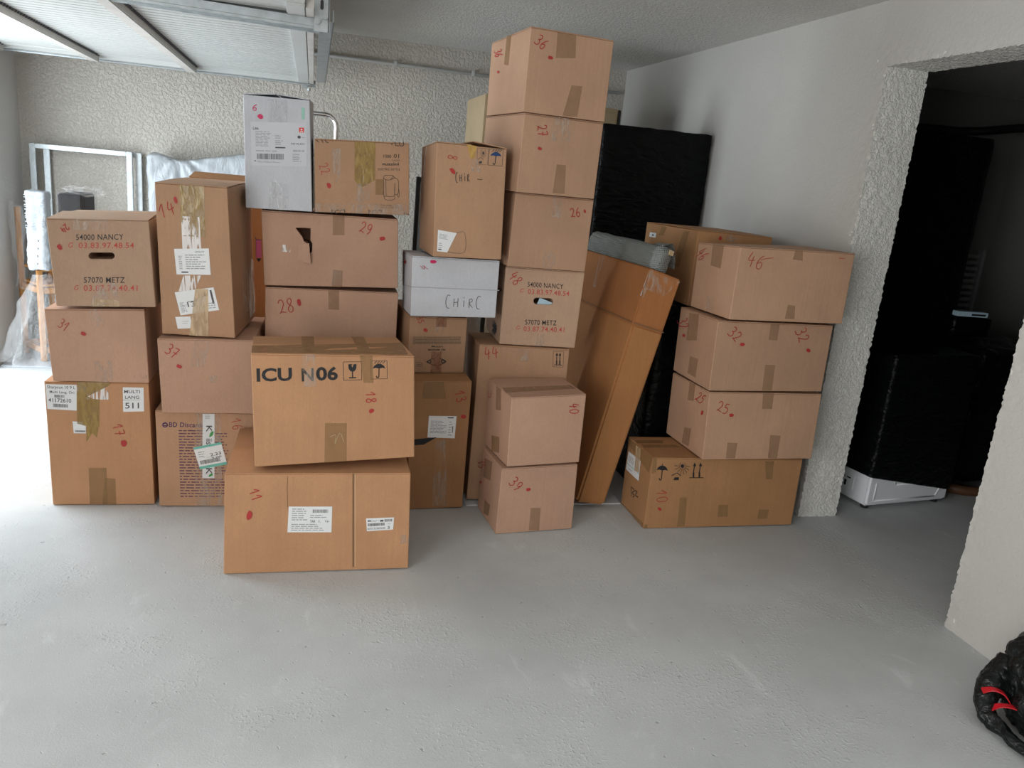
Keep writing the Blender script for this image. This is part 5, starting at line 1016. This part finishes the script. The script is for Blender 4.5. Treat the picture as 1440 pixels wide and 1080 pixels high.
CARTONS = [
 ('A1', 'kraft box marked 17 with a MULTI LANG 511 label, on the floor far left', 'kraft', 'x', 0),
 ('A2', 'pinkish brown box marked 31 on the kraft box marked 17', 'pink', 'x', 0),
 ('A3', 'removal box printed NANCY and METZ, marked 24, topmost of the leftmost stack', 'tan', 'x', (.012, .004)),
 ('B1', 'kraft box with purple text lines and a green edged label, on the floor', 'brown', 'x', 0),
 ('B2', 'pinkish box marked 37 standing on the box with purple printed text', 'pink', 'x', 0),
 ('B3', 'tall narrow brown box marked 14 with white shipping labels down its front', 'brown', 'x', .003),
 ('C1', 'wide kraft box marked 11 with two white labels, on the floor in front', 'kraft', 'x', (.004, .0)),
 ('C2', 'kraft box printed ICU N06 marked 18, resting tilted on the wide front box', 'kraft', 'x', .001),
 ('D00', 'plain pinkish box on the floor, bottom of the stack behind ICU N06', 'pink', 'x', 0),
 ('D0', 'plain pinkish box directly under the box marked 28, behind ICU N06', 'pink', 'x', 0),
 ('D1', 'pinkish box marked 28 just above and behind the ICU N06 box', 'pink', 'x', 0),
 ('D2', 'pinkish box marked 29 with a torn black hole in its front', 'pink', 'x', 0),
 ('D3', 'tall white box marked 6 with a printed L86 panel, standing on the torn box', 'whitebox', 'y', .010),
 ('D4', 'taped brown box with a kettle drawing, marked 22, beside the tall white box', 'brown', 'x', .003),
 ('E1', 'brown box marked 13 with a white label and black tear, right of ICU N06', 'umber', 'x', .004),
 ('E2', 'small brown box with a printed eye shaped logo, under the flat white box', 'brown', 'x', 0),
 ('E3', 'flat white lidded box marked 4 with handwritten black letters', 'whitebox', 'x', 0),
 ('E4', 'brown box marked 8 with a blue umbrella symbol, on the flat white box', 'brown', 'y', (.001, .016)),
 ('F1', 'large orange brown box marked 44 with up arrows, behind the pair marked 39 and 40', 'brown', 'x', 0),
 ('F2', 'removal box printed NANCY and METZ, marked 48, low in the tall tower', 'tan', 'x', 0),
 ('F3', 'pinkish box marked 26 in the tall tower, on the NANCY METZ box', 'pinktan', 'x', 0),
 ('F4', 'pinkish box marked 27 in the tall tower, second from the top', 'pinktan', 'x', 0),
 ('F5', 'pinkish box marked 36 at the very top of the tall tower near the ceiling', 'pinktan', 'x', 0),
 ('G0', 'pinkish box marked 39 on the floor, in front of the tall tower', 'pink', 'x', 0),
 ('G1', 'pinkish box marked 40 on top of the box marked 39', 'pink', 'x', 0),
 ('I0', 'long kraft box marked 10 with black umbrella, sun and arrow symbols, at right', 'umber', 'y', 0),
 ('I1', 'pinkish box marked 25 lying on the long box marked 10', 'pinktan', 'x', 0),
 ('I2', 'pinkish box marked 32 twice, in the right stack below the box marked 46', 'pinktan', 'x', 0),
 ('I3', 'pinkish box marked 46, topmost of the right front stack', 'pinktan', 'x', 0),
 ('I4', 'brown taped box with a small white tag, behind the box marked 46', 'umber', 'x', .003),
 ('BG', 'tall orange brown box with pink print behind the box marked 14', 'orange', 'x', (.02, .008)),
]
CT = {}
for key, label, mat, ax, lift in CARTONS:
    CT[key] = Carton(key, label, mat, 'box', 'cardboard_box', None, ax, lift)
# torn paper curl at the hole of box 29, crumpled tape knot on the tall white box, paper seen in a handle slot
def curl(c, f, pts, mat, name, h):
    vs = []; fs = []; n = 8
    Q_ = [Vector(p) for p in pts]
    for j in range(n + 1):
        for i in range(n + 1):
            a, b = i / n, j / n; p = Q_[0] * (1 - a) * (1 - b) + Q_[1] * a * (1 - b) + Q_[2] * a * b + Q_[3] * (1 - a) * b
            vs.append(c.P(f, p.x, p.y, .0012 + h * (a ** 1.6) * (.6 + .4 * math.sin(b * 3))))
    for j in range(n):
        for i in range(n): k = j * (n + 1) + i; fs.append((k, k + 1, k + n + 2, k + n + 1))
    return slink(name, vs, fs, mat, c.root, smooth=True)
curl(CT['D2'], 'F', [(.245, .36), (.345, .32), (.335, .60), (.26, .57)], 'pink', 'torn_flap', .018)
bm = bmesh.new(); bmesh.ops.create_icosphere(bm, subdivisions=3, radius=1)
cc = CT['D3']; pc = cc.tri(.48, .12, 1)
for v in bm.verts: v.co = pc + Vector((v.co.x * .034, v.co.y * .03, max(0, v.co.z) * .022 + .002)) + noise.noise_vector(v.co * 3.1) * .008
for v in bm.verts: v.co.z = max(v.co.z, pc.z + .004)
from_bm('tape_knot', bm, 'clear_wrap', cc.root)
c = CT['F2']; slink('paper_inside', *c.patch('F', [(.44, .54), (.70, .50), (.68, .56), (.47, .63)], -.012, 2), 'tag_blue', c.root, label='white paper showing in the handle slot')

# tall flat carton leaning to the right, with its lid
h8 = [Vector(p) for p in DATA['H']['c']]
def between(a, b, t): return a + (b - a) * t
r = root('leaning_carton', tuple((h8[0] + h8[1] + h8[2] + h8[3]) / 4), 'tall narrow orange brown lidded carton leaning right beside the tall tower', 'box')
def hexa(name, lowf, highf, grow, mat, bev=.005):
    c8 = []
    for i in range(8):
        b, t = (i % 4), (i % 4) + 4
        c8.append(between(h8[b], h8[t], highf if i >= 4 else lowf))
    ctr = sum(c8, Vector()) / 8; up = (h8[4] - h8[0]).normalized(); out = []
    for p in c8:
        d = p - ctr; d = d - up * d.dot(up); out.append(p + d.normalized() * grow)
    bm = bmesh.new(); V = [bm.verts.new(p) for p in out]
    for q in ((0, 1, 5, 4), (2, 0, 4, 6), (1, 3, 7, 5), (3, 2, 6, 7), (4, 5, 7, 6), (2, 3, 1, 0)): bm.faces.new([V[k] for k in q])
    bmesh.ops.bevel(bm, geom=bm.edges[:], offset=bev, segments=2, affect='EDGES')
    return from_bm(name, bm, mat, r)
hexa('sleeve', 0, .775, .004, 'orange', .011); hexa('lid', .74, 1.0, -.002, 'rust', .006)
class Lean(Carton):
    def __init__(s, key, rt): s.key = key; s.c = h8; s.root = rt
    def P(s, f, u, v, eps): return Carton.P(s, f, u, v, eps + .0008)
ln_ = Lean('H', r)
for i, d in enumerate(DATA['H']['d']): ln_.decal(d, i)
for f in ('F', 'L'): slink('lid_seam', *ln_.ribbon(f, [[(.01, .777), (.99, .777)]], .005, .0042), 'fold', r, label='dark seam under the lid')

# turn pending lettering into meshes
for (s, f, txt, F, mat, off, eps, parent, name) in PEND:
    key = (txt, off)
    if key not in FONTS:
        cu = bpy.data.curves.new('t', 'FONT'); cu.body = txt; cu.size = 1; cu.offset = off; cu.resolution_u = 3
        if len(txt) > 8: cu.space_character = 1.08
        o = bpy.data.objects.new('t', cu); COL.objects.link(o); bpy.context.view_layer.update()
        me = bpy.data.meshes.new_from_object(o); bpy.data.objects.remove(o)
        FONTS[key] = ([v.co.copy() for v in me.vertices], [tuple(p.vertices) for p in me.polygons])
    V, Fc = FONTS[key]
    x0 = min(v.x for v in V); x1 = max(v.x for v in V); y0 = min(v.y for v in V); y1 = max(v.y for v in V)
    vs = []
    for v in V:
        x = (v.x - x0) / max(1e-6, x1 - x0) * 2 - 1; y = (v.y - y0) / max(1e-6, y1 - y0) * 2 - 1
        vs.append(s.P(f, *s.fr(F, x, y), eps))
    slink(name, vs, Fc, mat, parent)

# ------------------------------------------------------------- things behind the cartons
# pale board lying under the stacks
bm = bmesh.new(); bx(bm, .752, 1.545, 3.462, 4.25, .0005, .0065, .001)
single('floor_board', 'thin pale board lying flat on the floor under the boxes in the middle of the row', 'board', bm, 'pale_board')
# bubble-wrapped roll lying on the leaning carton
up = (h8[4] - h8[0]).normalized(); dep = (h8[6] - h8[4]).normalized(); sid = (h8[5] - h8[4]).normalized()
r = root('bubble_wrapped_parcel', tuple(h8[4] + sid * .06), 'grey bubble wrapped long parcel lying on top of the leaning carton', 'parcel')
bm = bmesh.new(); o0 = h8[4] + up * .003 + dep * .015
M = Matrix(((sid.x, dep.x, up.x, o0.x), (sid.y, dep.y, up.y, o0.y), (sid.z, dep.z, up.z, o0.z), (0, 0, 0, 1)))
ring = [(.003, .0), (.003, .07), (.012, .098), (.035, .112), (.085, .108), (.092, .09), (.092, 0)]
N_ = 46; rows = []
for j in range(N_ + 1):
    y = .78 * j / N_; rows.append([bm.verts.new(M @ (Vector((x, y, z)) + (noise.noise_vector(Vector((x * 9, y * 7, z * 9))) * .006 if z > .005 else Vector()))) for x, z in ring])
for A_, B_ in zip(rows, rows[1:]):
    for k in range(len(ring)): bm.faces.new((A_[k], A_[(k + 1) % len(ring)], B_[(k + 1) % len(ring)], B_[k]))
bm.faces.new(rows[0][::-1]); bm.faces.new(rows[-1]); bmesh.ops.recalc_face_normals(bm, faces=bm.faces)
from_bm('wrapped_core', bm, 'bubble_wrap', r, True)
bm = bmesh.new(); rows = []
for j in range(9):
    t = j / 8; row = []
    for i in range(5):
        u = i / 4; x = .04 + .105 * t; z = .112 + .026 * math.sin(t * 2.6) - .10 * max(0, t - .5) ** 1.3 * 2.2
        p = Vector((x, .005 + .10 * u + .02 * t, z)) + noise.noise_vector(Vector((x * 20, u * 3, t * 4))) * .007
        row.append(bm.verts.new(M @ p))
    rows.append(row)
for A_, B_ in zip(rows, rows[1:]):
    for k in range(4): bm.faces.new((A_[k], A_[k + 1], B_[k + 1], B_[k]))
ext = bmesh.ops.solidify(bm, geom=bm.faces[:], thickness=.005)
from_bm('loose_flap', bm, 'bubble_lit', r, True)
bm = bmesh.new(); bx(bm, .075, .10, -.006, .0, .085, .108, .001, M); from_bm('tape_strip', bm, 'tape_tan', r)

# black film wrapped pieces
o = grid_box('wrapped_slab', (1.70, 4.80, 0), (2.425, 5.02, 1.905), 'black_film', .03, .006, 9, None, .012, 1)
o['label'] = 'tall black film wrapped slab standing behind the boxes against the right wall'; o['category'] = 'slab'
o = grid_box('wrapped_chest', (1.69, 3.63, 0), (2.42, 4.55, .992), 'black_film', .035, .004, 9, None, .012, 2)
o['label'] = 'low black film wrapped chest behind the right stack, under the taped brown box'; o['category'] = 'chest'
# cream cabinet
r = root('cream_cabinet', (1.5, 5.6, 0), 'tall cream cardboard covered cabinet behind the tall tower', 'cabinet')
bm = bmesh.new(); bx(bm, 1.055, 1.962, 5.29, 5.93, .0, 2.035, .006); from_bm('carcass', bm, 'cream', r)
bm = bmesh.new(); bx(bm, 1.965, 1.985, 5.295, 5.925, .0, 2.03, .003); from_bm('side_edge', bm, 'frame_black', r, label='dark side edge')
bm = bmesh.new(); bx(bm, 1.07, 1.50, 5.280, 5.2895, .05, 2.0, .002); from_bm('door', bm, 'cream', r)
bm = bmesh.new(); bx(bm, 1.52, 1.95, 5.280, 5.2895, .05, 2.0, .002); from_bm('door', bm, 'cream', r)
# framed mirror between the kettle box and the box marked 8
r = root('framed_mirror', (.85, 4.7, 0), 'black framed grey mirror standing behind the kettle box and the box marked 8', 'mirror')
bm = bmesh.new(); bx(bm, .60, 1.02, 4.715, 4.72, .1, 1.46); from_bm('glass', bm, 'mirror_glass', r)
for a in ((.575, 4.70, .0, .598, 4.735, 1.49), (1.02, 4.70, 0, 1.043, 4.735, 1.49)):
    bm = bmesh.new(); bx(bm, a[0], a[3], a[1], a[4], a[2], a[5], .003); from_bm('stile', bm, 'frame_black', r)
for z0, z1 in ((.05, .10), (1.46, 1.49)):
    bm = bmesh.new(); bx(bm, .598, 1.02, 4.70, 4.735, z0, z1, .003); from_bm('rail', bm, 'frame_black', r)
# hand truck
r = root('hand_truck', (-.05, 4.75, 0), 'chrome hand truck whose curved handle shows beside the tall white box', 'hand truck')
bm = bmesh.new(); xl, xr, zt, Y = -.27, .118, 1.775, 4.75; R_ = .06
pts = [(xl, Y, .16), (xl, Y, zt - R_)] + [(xl + R_ - R_ * math.cos(a), Y, zt - R_ + R_ * math.sin(a)) for a in (.4, .8, 1.2)] + [(xl + R_, Y, zt), (xr - R_, Y, zt)] + [(xr - R_ + R_ * math.sin(a), Y, zt - R_ + R_ * math.cos(a)) for a in (.4, .8, 1.2)] + [(xr, Y, zt - R_), (xr, Y, .16)]
tube(bm, pts, .0125, 12); from_bm('handle_frame', bm, 'chrome', r, True)
for z in (.35, .75, 1.15, 1.55):
    bm = bmesh.new(); tube(bm, [(xl, Y, z), (-.08, Y + .035, z + .004), (xr, Y, z)], .010, 8); from_bm('cross_bar', bm, 'chrome', r, True)
bm = bmesh.new(); bx(bm, xl - .02, xr + .02, 4.50, 4.76, .012, .02, .002); from_bm('toe_plate', bm, 'galvanised', r)
for x in (xl - .07, xr + .03):
    bm = bmesh.new(); tube(bm, [(x, Y + .09, .125), (x + .045, Y + .09, .125)], .122, 24); w_ = from_bm('wheel', bm, 'rubber', r, True)
    bm = bmesh.new(); tube(bm, [(x - .003, Y + .09, .125), (x + .048, Y + .09, .125)], .06, 16); from_bm('hub', bm, 'galvanised', w_, True)
bm = bmesh.new(); tube(bm, [(xl - .05, Y + .09, .125), (xr + .06, Y + .09, .125)], .009, 8); tube(bm, [(xl, Y, .2), (xl, Y + .09, .125)], .01, 8); tube(bm, [(xr, Y, .2), (xr, Y + .09, .125)], .01, 8); from_bm('axle', bm, 'chrome', r, True)
# mattress in milky plastic against the back wall
r = root('wrapped_mattress', (-.62, 6.3, 0), 'mattress in milky white plastic standing against the back wall', 'mattress')
def mw_(w):
    t = max(0, w.z - 1.2) / .28; x = w.x + .62; px, pz = -.93, 1.46
    w.z += t * (.018 * math.sin(x * 9) + .055 * x + .02 - .030 * math.exp(-((w.x - px) / .12) ** 2))
    d = math.hypot(w.x - px, w.z - pz); a = math.atan2(w.x - px, pz + .02 - w.z)
    if w.y < 6.3: w.y += .020 * math.sin(a * 15) * math.exp(-d / .22) * min(1, d / .03) + .012 * math.sin(a * 7 + 1) * math.exp(-d / .5)
    return w
grid_box('plastic_cover', (-1.13, 6.22, 0), (-.08, 6.40, 1.465), 'white_film', .016, .012, 6, r, .03, 5, mw_)
# two galvanised frames leaning on the back wall
def steel_frame(x0, x1, y, z, label, bottom):
    r = root('steel_frame', ((x0 + x1) / 2, y, 0), label, 'metal frame', 'galvanised frames against the back wall')
    for x in (x0, x1):
        bm = bmesh.new(); bx(bm, x - .019, x + .019, y - .015, y + .015, 0, z, .003); from_bm('post', bm, 'galvanised', r)
    bm = bmesh.new(); bx(bm, x0 + .019, x1 - .019, y - .015, y + .015, z - .03, z, .003); from_bm('rail', bm, 'galvanised', r)
    bm = bmesh.new(); bx(bm, x0 + .019, x1 - .019, y - .015, y + .015, .25, .28, .003); from_bm('rail', bm, 'galvanised', r)
steel_frame(-1.895, -1.275, 6.40, 1.455, 'front galvanised steel frame leaning by the left wall', 0)
steel_frame(-1.825, -1.225, 6.465, 1.452, 'rear galvanised steel frame set slightly right, directly against the back wall', 0)
# pine rack with white wrapped bundle and clear film
P1 = Vector((-1.945, 6.175, 0)); P2 = Vector((-1.765, 5.945, 0)); e1 = (P2 - P1).normalized(); e2 = Vector((-e1.y, e1.x, 0)); L1 = (P2 - P1).length
P3 = P1 + e2 * .19; P4 = P2 + e2 * .19
r = root('pine_rack', tuple((P1 + P4) / 2), 'small orange pine rack standing by the left wall, draped in clear film', 'rack')
def post(p, z): 
    M = Matrix(((e1.x, e2.x, 0, p.x), (e1.y, e2.y, 0, p.y), (0, 0, 1, .012), (0, 0, 0, 1))); bm = bmesh.new(); bx(bm, -.016, .016, -.016, .016, 0, z, .003, M); from_bm('leg', bm, 'pine', r)
for p, z in ((P1, 1.02), (P3, 1.02), (P2, .63), (P4, .63)): post(p, z)
for a, b in ((P1, P2), (P3, P4), (P1, P3), (P2, P4)):
    for z in (.085, .50):
        bm = bmesh.new(); d = (b - a).normalized(); n_ = Vector((-d.y, d.x, 0)); M = Matrix(((d.x, n_.x, 0, a.x), (d.y, n_.y, 0, a.y), (0, 0, 1, z), (0, 0, 0, 1))); bx(bm, .017, (b - a).length - .017, -.009, .009, -.02, .02, .002, M); from_bm('rail', bm, 'pine', r)
for z in (.51, .612):
    bm = bmesh.new(); M = Matrix(((e1.x, e2.x, 0, P1.x), (e1.y, e2.y, 0, P1.y), (0, 0, 1, z + .012), (0, 0, 0, 1))); bx(bm, .02, L1 + .016, .0, .19, .008, .022, .002, M); from_bm('board', bm, 'pine', r)
bm = bmesh.new(); bx(bm, -1.985, -1.30, 5.80, 6.36, .0005, .0105, .002)
single('floor_plate', 'thin grey plate lying on the floor under the pine rack', 'plate', bm, 'grey_board')
def bun(w):
    t = (w.z - .65) / .52; cx, cy = -1.742, 5.93
    s_ = 1 + .28 * max(0, .55 - t) - .0 * t; fold = 1 + .05 * math.sin(math.atan2(w.y - cy, w.x - cx) * 9) * (t < .62)
    return Vector((cx + (w.x - cx) * s_ * fold, cy + (w.y - cy) * s_ * fold, w.z))
r = root('wrapped_bundle', (-1.742, 5.93, .65), 'white stretch wrapped upright bundle standing on the pine rack', 'bundle')
grid_box('wrapping', (-1.802, 5.86, .65), (-1.682, 6.0, 1.165), 'white_film', .012, .008, 22, r, .02, 3, bun)
bm = bmesh.new()
for k in range(12):
    z = .93 + k * .019; rr = .004
    pts = [(-1.800 + .115 * (i / 8) , 5.846 - .003 * math.sin(i * .8), z + .012 * math.sin(k * 1.7) * (i / 8 - .5)) for i in range(9)]; tube(bm, pts, .0025, 5)
o = from_bm('film_strands', bm, 'white_film', r, True); o['kind'] = 'stuff'
for k in range(4):
    bm = bmesh.new(); tube(bm, [(-1.738 + .004 * k, 5.826, .70 + k * .05), (-1.738 + .004 * k, 5.815, .70 + k * .05)], .008, 10); from_bm('button', bm, 'greek', r, True)
def sheet(name, fn, nu, nv, mat, amp, fq, parent=None, seed=0):
    vs = []; fs = []
    for j in range(nv + 1):
        for i in range(nu + 1):
            p = Vector(fn(i / nu, j / nv)); vs.append(p + noise.noise_vector(p * fq + Vector((seed, 0, 0))) * amp)
    for j in range(nv):
        for i in range(nu): k = j * (nu + 1) + i; fs.append((k, k + 1, k + nu + 2, k + nu + 1))
    return slink(name, vs, fs, mat, parent, smooth=True)
def bag_fn(u, v):
    a = math.pi * (.75 + 1.1 * u); rr = .05 + .13 * (1 - v) ** .8 + .03 * math.sin(u * 25) * (1 - v)
    return (-1.72 + rr * math.cos(a) * 1.15 - .05 * (1 - v), 5.86 + rr * math.sin(a) * .8, .03 + .60 * v)
o = sheet('clear_film_bag', bag_fn, 40, 24, 'clear_film', .02, 11); o['label'] = 'clear plastic film bag hanging crumpled around the front leg of the pine rack'; o['category'] = 'plastic film'
o = sheet('film_cover', lambda u, v: (-1.975 + .10 * u + .006 * math.sin(v * 9), 6.13 - .09 * u + .02 * math.sin(u * 9 + v * 6), .50 + .56 * v - .02 * u), 18, 30, 'clear_film', .02, 9, None, 4); o['label'] = 'clear film draped over the tall back of the pine rack'; o['category'] = 'plastic film'
bm = bmesh.new()
bmesh.ops.create_icosphere(bm, subdivisions=4, radius=1)
for v in bm.verts: v.co = Vector((-1.945, 6.03, .065)) + Vector((v.co.x * .036, v.co.y * .045, v.co.z * .05)) * (1 + .45 * noise.noise(v.co * 2.6))
for v in bm.verts: v.co.z = max(v.co.z, .012)
single('film_ball', 'crumpled ball of clear film on the floor by the left wall', 'plastic film', bm, 'clear_film', None, True)
# black column in clear film behind the leftmost stack
r = root('wrapped_column', (-1.20, 4.72, 0), 'slim black column in clear film standing behind the NANCY METZ box at far left', 'column')
bm = bmesh.new(); bx(bm, -1.262, -1.150, 4.60, 4.86, 0, 1.245, .006); from_bm('core', bm, 'dark_cloth', r)
o = grid_box('clear_wrapping', (-1.268, 4.594, .02), (-1.135, 4.868, 1.262), 'thin_wrap', .02, .006, 18, r, .008, 6)
bm = bmesh.new(); bmesh.ops.create_icosphere(bm, subdivisions=4, radius=1)
for v in bm.verts: v.co = Vector((-1.15, 4.66, 1.262)) + Vector((v.co.x * .085, v.co.y * .06, v.co.z * .022)) * (1 + .7 * noise.noise(v.co * 3.3))
from_bm('film_crumple', bm, 'clear_wrap', r)

# ------------------------------------------------------------- storage room beyond the doorway
yaw = math.radians(8.0); M = Matrix.Translation((2.886, 3.347, 0)) @ Matrix.Rotation(yaw, 4, 'Z')
r = root('washing_machine', (3.2, 3.6, 0), 'white washing machine wrapped in black film except its base, inside the dark doorway', 'washing machine')
bm = bmesh.new(); bx(bm, 0, .595, 0, .58, .022, .84, .012, M, 3); body = from_bm('cabinet', bm, 'white_enamel', r)
bm = bmesh.new()
for a, b in (((.05, .03), (.05, .13)), ((.05, .03), (.50, .03)), ((.50, .03), (.55, .13)), ((.16, .155), (.19, .115)), ((.19, .115), (.44, .112))):
    tube(bm, [M @ Vector((a[0], -.001, a[1] + .02)), M @ Vector((b[0], -.001, b[1] + .02))], .004, 8)
from_bm('pressed_rib', bm, 'white_enamel', body, True)
bm = bmesh.new(); bx(bm, -.004, .001, .10, .21, .075, .155, .003, M); pl_ = from_bm('vent_plate', bm, 'white_enamel', body)
bm = bmesh.new(); bx(bm, -.007, -.003, .125, .15, .132, .138, 0, M); bx(bm, -.007, -.003, .165, .19, .132, .138, 0, M); bx(bm, -.007, -.003, .15, .163, .085, .118, .003, M); from_bm('vent_slot', bm, 'black', body)
for x, y in ((.04, .04), (.55, .04), (.04, .54), (.55, .54)):
    bm = bmesh.new(); p = M @ Vector((x, y, 0)); tube(bm, [(p.x, p.y, 0), (p.x, p.y, .024)], .02, 12); from_bm('foot', bm, 'rubber', r, True)
def wmw(w):
    l = M.inverted() @ w
    if l.z < .30: l.z = .185 - .105 * max(0, min(1, l.x / .6)) * (1 if l.y < .1 else .6) + (l.z - .18) * .3
    return M @ l
bm = bmesh.new(); tmp = grid_box('black_wrapping', (-.008, -.008, .18), (.603, .588, .85), 'black_film', .02, .003, 12, None, .014, 8, lambda w: wmw(M @ w)); adopt(tmp, r)
bm.free()
o = grid_box('wrapped_wardrobe', (3.05, 4.25, 0), (4.03, 4.85, 2.03), 'black_film', .04, .006, 8, None, .012, 9); o['label'] = 'tall black film wrapped wardrobe in the dark room behind the washing machine'; o['category'] = 'wardrobe'
r = root('wrapped_armchair', (3.95, 3.9, 0), 'black wrapped armchair with a curved brown wooden base, right of the washing machine', 'armchair')
grid_box('black_wrapping', (3.60, 3.55, .06), (4.25, 4.15, .86), 'black_film', .03, .02, 6, r, .05, 10)
bm = bmesh.new(); tube(bm, [(3.60, 3.60, .03), (3.7, 3.53, .028), (3.9, 3.50, .028), (4.15, 3.53, .028), (4.25, 3.60, .03)], .028, 10); from_bm('wooden_base', bm, 'dark_wood', r, True)
bm = bmesh.new(); tube(bm, [(3.6, 4.1, .03), (4.25, 4.1, .03)], .028, 8); from_bm('wooden_base', bm, 'dark_wood', r, True)
r = root('radiator', (4.75, 5.27, .5), 'grey louvered radiator on the far wall of the dark room', 'radiator')
for k in range(15):
    bm = bmesh.new(); bx(bm, 4.50, 5.08, 5.24, 5.27, .58 + k * .048, .606 + k * .048, .004); from_bm('fin', bm, 'radiator_paint', r)
for x in (4.47, 5.08):
    bm = bmesh.new(); bx(bm, x, x + .03, 5.225, 5.285, .55, 1.32, .004); from_bm('upright', bm, 'radiator_paint', r)
r = root('overhead_pipe', (4, 4.2, 2.2), 'dark pipe running under the ceiling of the dark room', 'pipe')
bm = bmesh.new(); tube(bm, [(2.9, 5.22, 2.12), (4.6, 5.22, 2.16), (4.72, 5.15, 2.17), (4.8, 4.9, 2.19), (5.18, 3.9, 2.22)], .03, 10); from_bm('pipe', bm, 'frame_black', r, True)
o = grid_box('wrapped_carton', (3.60, 3.79, .882), (3.86, 4.02, .998), 'black_film', .03, .003, 9, None, .01, 12); o['label'] = 'small black wrapped carton on the armchair in the dark room, under the tray'; o['category'] = 'box'
r = root('tray', (3.75, 3.75, 1.05), 'pale blue grey slim tray lying on black wrapping in the dark room', 'tray')
TR = Matrix.Translation((3.62, 3.80, 1.0)) @ Matrix.Rotation(math.radians(-4), 4, 'Z')
bm = bmesh.new(); bx(bm, 0, .20, 0, .05, .0, .028, .003, TR); from_bm('tray_body', bm, 'tag_blue', r)
bm = bmesh.new(); bx(bm, .09, .18, -.003, .001, .008, .018, 0, TR); from_bm('slot', bm, 'black', r)

# ------------------------------------------------------------- black bag at lower right
r = root('black_bag', (2.27, 1.6, 0), 'shiny black plastic bag with red drawstring on the floor at lower right', 'bag')
def crumple(bm, amp):
    for v in bm.verts:
        p = v.co.copy(); n1 = noise.noise_vector(p * 13); n2 = noise.noise_vector(p * 34); n3 = noise.noise_vector(p * 80)
        v.co = p + (n1 * .55 + n2 * .3 + n3 * .18) * amp; v.co.z = max(.0015, v.co.z); v.co.x = min(v.co.x, 2.437)
bm = bmesh.new(); bmesh.ops.create_icosphere(bm, subdivisions=6, radius=1)
for v in bm.verts:
    d = v.co.copy(); v.co = Vector((2.31 + .150 * d.x, 1.60 + .26 * d.y, .17 + .19 * d.z + .10 * d.x * .5))
crumple(bm, .035); from_bm('bag_body', bm, 'black_bag', r, True)
def arc(P, n):
    P = [Vector(p) for p in P]; out = []
    for i in range(len(P) - 1):
        p0, p1, p2, p3 = P[max(i - 1, 0)], P[i], P[i + 1], P[min(i + 2, len(P) - 1)]
        for k in range(n):
            t = k / n; out.append(.5 * ((2 * p1) + (p2 - p0) * t + (2 * p0 - 5 * p1 + 4 * p2 - p3) * t * t + (3 * p1 - p0 - 3 * p2 + p3) * t ** 3))
    return out + [P[-1]]
pts = arc([(2.25, 1.80, .15), (2.18, 1.79, .105), (2.135, 1.765, .065), (2.12, 1.72, .035), (2.118, 1.65, .026), (2.115, 1.58, .026), (2.14, 1.50, .03), (2.20, 1.46, .06)], 10)
rad = [.055 - .035 * min(1, i / 38) + .012 * max(0, (i - 50) / 20) for i in range(len(pts))]
bm = bmesh.new(); tube(bm, pts, rad, 28); crumple(bm, .02)
from_bm('bag_neck', bm, 'black_bag', r, True)
for P in ([(2.112, 1.765, .10), (2.128, 1.745, .118), (2.155, 1.728, .112), (2.175, 1.715, .085)], [(2.118, 1.725, .065), (2.128, 1.705, .088), (2.16, 1.685, .092), (2.20, 1.665, .075)]):
    pp = arc(P, 5); vs = []; fs = []; n_ = Vector((.45, .9, .1)).normalized() * .011
    for i, p in enumerate(pp):
        k = n_ * (1.25 - .5 * math.sin(math.pi * i / (len(pp) - 1))); vs += [p + k, p - k, p - k + Vector((.002, 0, .003)), p + k + Vector((.002, 0, .003))]
    for i in range(len(pp) - 1):
        for k in range(4): fs.append((i * 4 + k, i * 4 + (k + 1) % 4, i * 4 + 4 + (k + 1) % 4, i * 4 + 4 + k))
    slink('red_drawstring', vs, fs, 'red_plastic', r)
